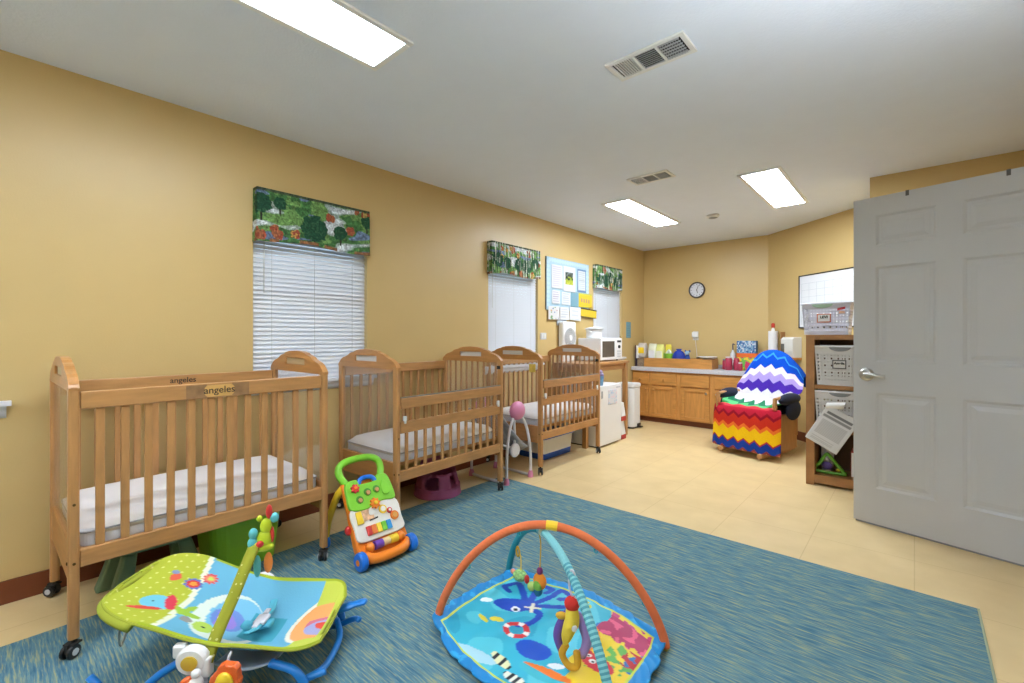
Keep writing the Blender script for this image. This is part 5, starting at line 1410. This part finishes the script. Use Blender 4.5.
def rcol(u, v):
    p = rat(u); s = v*2-1; x, y = p.x, s*p.z      # y<0 near the viewer
    n = noise.noise(Vector((x*14, y*14, 2)))
    lime = (170, 178, 54); blue = (104, 172, 202); teal = (64, 154, 174)
    bound = -.195+.10*(-y/.2 if y < 0 else -y/.2*.2)**1+.012*n
    bound = -.165-.22*max(0, y)+.05*max(0, -y)
    c = lime
    if x > bound: c = blue
    if abs(x-bound) < .010: c = (222, 226, 200)
    if x < bound:
        gx, gy = (x*28) % 1, ((y*28+.5*(int(x*28) % 2)) % 1)
        if (gx-.5)**2+(gy-.5)**2 < .018: c = (206, 208, 120)
    # big pale ring with a tortoise near the middle
    if in_ell(x, y, -.01, -.03, .115, .15): c = (214, 224, 214)
    if in_ell(x, y, .005, -.01, .09, .12): c = (120, 186, 216)
    if in_ell(x, y, -.02, -.02, .055, .06): c = (110, 140, 206) if n < .1 else (150, 128, 206)
    if in_ell(x, y, -.055, -.115, .034, .032): c = (172, 200, 86)
    if in_ell(x, y, -.055, -.115, .005, .005): c = (20, 30, 40)
    # sprig
    if in_ell(x, y, -.135, -.06, .03, .012, 1.2) or in_ell(x, y, -.115, -.085, .03, .012, .2) or in_ell(x, y, -.155, -.085, .024, .012, 2.4): c = (150, 186, 64)
    if in_ell(x, y, -.115, -.115, .02, .016): c = (140, 140, 136)
    # blue animal with red crest on the lime hood
    if in_ell(x, y, -.235, -.085, .05, .045, .4): c = (110, 186, 206)
    if in_ell(x, y, -.200, -.062, .045, .018, -1.1): c = (206, 60, 76)
    if in_ell(x, y, -.245, -.135, .05, .011, .5): c = (204, 70, 60)
    if in_ell(x, y, -.248, -.085, .005, .005): c = (20, 24, 30)
    if in_ell(x, y, -.27, .075, .018, .024): c = (216, 96, 70)
    if in_ell(x, y, -.285, .10, .014, .012): c = (130, 140, 170)
    for f in (flower(x, y, -.20, .07, .030, (96, 110, 176), (206, 60, 56), (232, 150, 60)), flower(x, y, -.165, .125, .026, (206, 76, 86), (226, 130, 100), (186, 206, 90))):
        if f: c = f
    # seat pocket darker teal, orange sun at the foot
    if .04 < x < .2 and abs(y) < .075: c = teal
    if x > .17: c = blue
    d = math.hypot(x-.36, y*.95)
    if x > .16 and d < .155: c = (230, 160, 96) if d < .138 else (232, 226, 206)
    if x > .16 and d < .09 and y < .03: c = (206, 110, 130) if n > 0 else (160, 160, 200)
    if x > .16 and d < .05 and y < 0: c = (214, 76, 60)
    if x > .27 and (abs(y) > .115 or x > .345): c = (196, 204, 80)
    if abs(s) > .965 and x > -.2: c = (160, 176, 40)
    return rgb(*c)
pgrid('fabric_seat', 210, 120, bpos, rcol, painted_mat('rocker_fabric', .85, .15), r, thick=.010, off=1)
LIMEF = mat('lime_piping', rgb(150, 158, 44), .85)
rimp = [bpos(i/48, 0) for i in range(49)]+[bpos(1-i/48, 1) for i in range(49)]
fin('piping', tube(BM(), [tuple(p) for p in rimp], .0045, 8, closed=True), LIMEF, r, smooth=True)
# padded hood edge behind the head
hood = [bpos(.27-i*.27/14, 0)+Vector((0, 0, -.018)) for i in range(15)]+[bpos(i*.27/14, 1)+Vector((0, 0, -.018)) for i in range(15)]
fin('hood_roll', tube(BM(), [tuple(p) for p in hood], .017, 10), LIMEF, r, smooth=True)
RB = mat('frame_blue', rgb(26, 122, 206), .35)
for s in (-1, 1):
    fin('floor_rail', T([(-.40, s*.165, .10), (-.30, s*.185, .035), (-.16, s*.19, .014), (.10, s*.19, .014), (.26, s*.185, .03), (.34, s*.175, .075), (.40, s*.16, .09)] if s < 0 else [(-.30, s*.165, .08), (-.16, s*.19, .014), (.10, s*.19, .014), (.30, s*.185, .03), (.40, s*.17, .075), (.43, s*.15, .085)], .0125, 10), RB, r, smooth=True)
    fin('front_leg', T([(.22, s*.185, .15), (.31, s*.20, .125), (.34, s*.20, .05), (.25, s*.19, .02)], .015, 10), RB, r, smooth=True)
    fin('rear_leg', T([(-.03, s*.225, .21), (-.13, s*.21, .14), (-.22, s*.19, .05), (-.26, s*.188, .02)], .0145, 10), RB, r, smooth=True)
    fin('pivot_hub', L([(.042, 0), (.052, .008), (.052, .026), (.044, .036), (.001, .038)], (-.005, s*.225, .215), 28, M=RX(PI/2 if s < 0 else -PI/2)), WHITEP, r, smooth=False)
    fin('hub_disc', L([(.026, .036), (.026, .042), (.001, .044)], (-.005, s*.225, .215), 24, M=RX(PI/2 if s < 0 else -PI/2)), mat('hub_yellow', rgb(206, 170, 50), .4), r)
    fin('bracket', B(-.075, -.035, s*.228-.014, s*.228+.014, .215, .265), WHITEP, r, bevel=.008, seg=3)
fin('foot_bar', T([(.33, -.175, .07), (.37, -.08, .05), (.37, .08, .05), (.33, .175, .07)], .013, 10), RB, r, smooth=True)
fin('far_fin', T([(.33, .15, .13), (.40, .16, .15), (.46, .165, .165)], [.028]*6+[.022]*6+[.008], 10, flat=.5), RB, r, smooth=True)
bm = BM(); ell(bm, (-.03, .2, .235), (.05, .018, .02)); fin('far_bracket', bm, WHITEP, r, smooth=True)
# grey storage pouch under the seat, kickstand wire at the head
pgrid('under_sling', 20, 12, lambda u, v: Vector((.02+u*.20, (v*2-1)*.17, .115-.03*math.sin(PI*u)+.03*(v*2-1)**2)), lambda u, v: rgb(176, 186, 200), parent=r, thick=.006)
fin('kick_wire', T([(-.33, .06, .35), (-.40, .03, .20), (-.42, .0, .1), (-.40, -.03, .2), (-.33, -.06, .35)], .004, 6), METAL, r)
# harness
fin('harness_pad', T([(.03, 0, .175), (.08, .0, .172), (.14, .0, .182)], .026, 10, flat=.45), mat('harness_aqua', rgb(84, 176, 200), .85), r, smooth=True)
for s in (-1, 1): fin('strap', T([(.10, s*.01, .192), (.11, s*.06, .20), (.10, s*.11, .215)], .014, 8, flat=.3), mat('harness_aqua', (0, 0, 0)), r, smooth=True)
fin('buckle', B(.08, .125, -.03, .03, .190, .206), mat('buckle_white', rgb(212, 212, 222), .4), r, bevel=.007, seg=3)
for s in (-1, 1): fin('buckle_tab', B(.092, .112, s*.045-.016, s*.045+.016, .198, .209), mat('buckle_white', (0, 0, 0)), r, bevel=.004)
# toy bar
BARM = mat('olive_fabric', rgb(150, 152, 36), .85, bump=.3)
bar = [(.035, -.240, .20), (.042, -.180, .28), (.052, -.11, .36), (.062, -.04, .45), (.068, .015, .515)]
def barmat():
    m = bpy.data.materials.new('dotted_olive'); m.use_nodes = True
    nt = m.node_tree; b = nt.nodes['Principled BSDF']; b.inputs['Roughness'].default_value = .85
    tc = nt.nodes.new('ShaderNodeTexCoord'); vo = nt.nodes.new('ShaderNodeTexVoronoi'); vo.inputs['Scale'].default_value = 42; vo.inputs['Randomness'].default_value = .35
    nt.links.new(tc.outputs['Object'], vo.inputs[0])
    lt = nt.nodes.new('ShaderNodeMath'); lt.operation = 'LESS_THAN'; lt.inputs[1].default_value = .19; nt.links.new(vo.outputs[0], lt.inputs[0])
    mx = nt.nodes.new('ShaderNodeMixRGB'); mx.inputs[1].default_value = (*rgb(146, 148, 34), 1); mx.inputs[2].default_value = (*rgb(206, 204, 130), 1)
    nt.links.new(lt.outputs[0], mx.inputs[0]); nt.links.new(mx.outputs[0], b.inputs['Base Color']); return m
fin('toy_bar', tube(BM(), catmull(bar, 6), .0225, 12, flat=.7), barmat(), r, smooth=True)
bm = BM(); ell(bm, (.069, .02, .515), (.021, .021, .018)); fin('bar_tip', bm, mat('tip_lime', rgb(206, 212, 60), .5), r, smooth=True)
fin('bar_socket', B(.015, .055, -.258, -.225, .155, .225), WHITEP, r, bevel=.006, seg=3)
fin('bar_strap', B(.028, .044, -.25, -.246, .03, .155), LGREY, r)
MR = Matrix.Translation((BX, BY, RZT)) @ RZ(ua) @ Matrix.Diagonal((.93, .90, .82, 1))
# toys on the bar
pt_ = MR @ Vector((.098, .03, .475))
t = thing('bar_toy', 'lime plastic animal toy with aqua and orange dangles on top of the rocker bar', 'toy', tuple(pt_), 1.265); t.scale = (1.25, 1.1, 1.0)
lim = mat('toy_acid', rgb(196, 214, 44), .4); aq = mat('toy_aqua', rgb(100, 196, 206), .4)
bm = BM()
for c, rr_ in (((0, 0, .05), (.020, .014, .030)), ((.004, 0, .095), (.016, .013, .028)), ((0, 0, .018), (.026, .013, .014)), ((-.012, 0, .125), (.008, .008, .012))): ell(bm, c, rr_)
fin('animal_body', bm, lim, t, smooth=True)
bm = BM(); ell(bm, (.012, 0, .145), (.009, .008, .026)); fin('red_horn', bm, RED, t, smooth=True)
bm = BM(); ell(bm, (.026, .0, .12), (.012, .01, .018)); fin('blue_knob', bm, aq, t, smooth=True)
bm = BM(); ell(bm, (-.028, 0, .075), (.012, .010, .020)); ell(bm, (-.030, 0, .042), (.013, .010, .022)); fin('aqua_rings', bm, aq, t, smooth=True)
bm = BM(); ell(bm, (-.012, -.012, .038), (.010, .006, .012)); ell(bm, (.02, 0, .06), (.006, .01, .03)); fin('red_dots', bm, RED, t, smooth=True)
bm = BM(); ell(bm, (-.018, 0, -.045), (.010, .006, .040)); fin('aqua_dangle', bm, aq, t, smooth=True)
bm = BM(); ell(bm, (.010, 0, -.040), (.012, .006, .038)); fin('orange_dangle', bm, mat('toy_coral', rgb(236, 136, 60), .4), t, smooth=True)
# toys hanging on the viewer's side of the rocker
pt_ = MR @ Vector((.125, -.30, .165))
t = thing('toothed_ring_toy', 'orange toothed ring with yellow centre hanging beside the rocker hub', 'toy', tuple(pt_), .75)
out = []
for i in range(60):
    a = 2*PI*i/60; rr_ = .052*(1+(.10 if (i//5) % 2 else 0)); out.append((rr_*math.cos(a)*.8, rr_*math.sin(a)))
bm = BM(); prism(bm, out, (0, 0, 0), (1, 0, .25), (0, 0, 1), (0, 1, 0), .026); fin('ring', bm, mat('toy_tangerine', rgb(232, 104, 44), .35), t, bevel=.004, seg=2)
bm = BM(); ell(bm, (.004, -.004, .0), (.028, .012, .038)); fin('centre', bm, YE, t, smooth=True)
fin('hook_strap', T([(0, .020, .045), (-.002, .03, .06), (-.004, .045, .065)], .004, 6), LGREY, t)
pt_ = MR @ Vector((.025, -.285, .135))
t = thing('teether_toy', 'white, blue and orange teether toy hanging under the rocker hub', 'toy', tuple(pt_), 1.1)
bm = BM(); ell(bm, (0, 0, .02), (.024, .018, .02)); ell(bm, (.004, 0, .048), (.014, .012, .013)); fin('head', bm, WHITEP, t, smooth=True)
bm = BM(); ell(bm, (-.012, -.002, .005), (.018, .017, .014)); fin('collar', bm, mat('toy_deepblue', rgb(30, 70, 180), .4), t, smooth=True)
fin('orange_ring', T([(-.014, 0, .035), (-.04, 0, .01), (-.045, 0, -.035), (-.012, 0, -.045), (.006, 0, -.01)], .010, 8, closed=True), mat('toy_tangerine', (0, 0, 0)), t, smooth=True)

# ================================================================ WORLD, CAMERA
w = bpy.data.worlds.new('world'); sc.world = w; w.use_nodes = True
nt = w.node_tree; bg = nt.nodes['Background']; sky = nt.nodes.new('ShaderNodeTexSky')
sky.sky_type = 'NISHITA'; sky.sun_disc = False; sky.sun_elevation = math.radians(35); sky.sun_rotation = math.radians(90); 
nt.links.new(sky.outputs[0], bg.inputs[0]); bg.inputs[1].default_value = .4
cam = bpy.data.cameras.new('camera'); co = bpy.data.objects.new('camera', cam); COL.objects.link(co); sc.camera = co
cam.sensor_fit = 'HORIZONTAL'; cam.sensor_width = 36; cam.lens = 457.195*36/1024
cam.shift_y = -(341.5-336.157)/1024
co.location = (0, 0, 1.18); co.rotation_euler = (PI/2, 0, math.radians(41.354)); cam.clip_start = .05
vs = sc.view_settings; sc.display_settings.display_device = 'sRGB'
vs.view_transform = 'Standard'; vs.look = 'None'; vs.gamma = 1; vs.exposure = 0.50; vs.use_curve_mapping = False
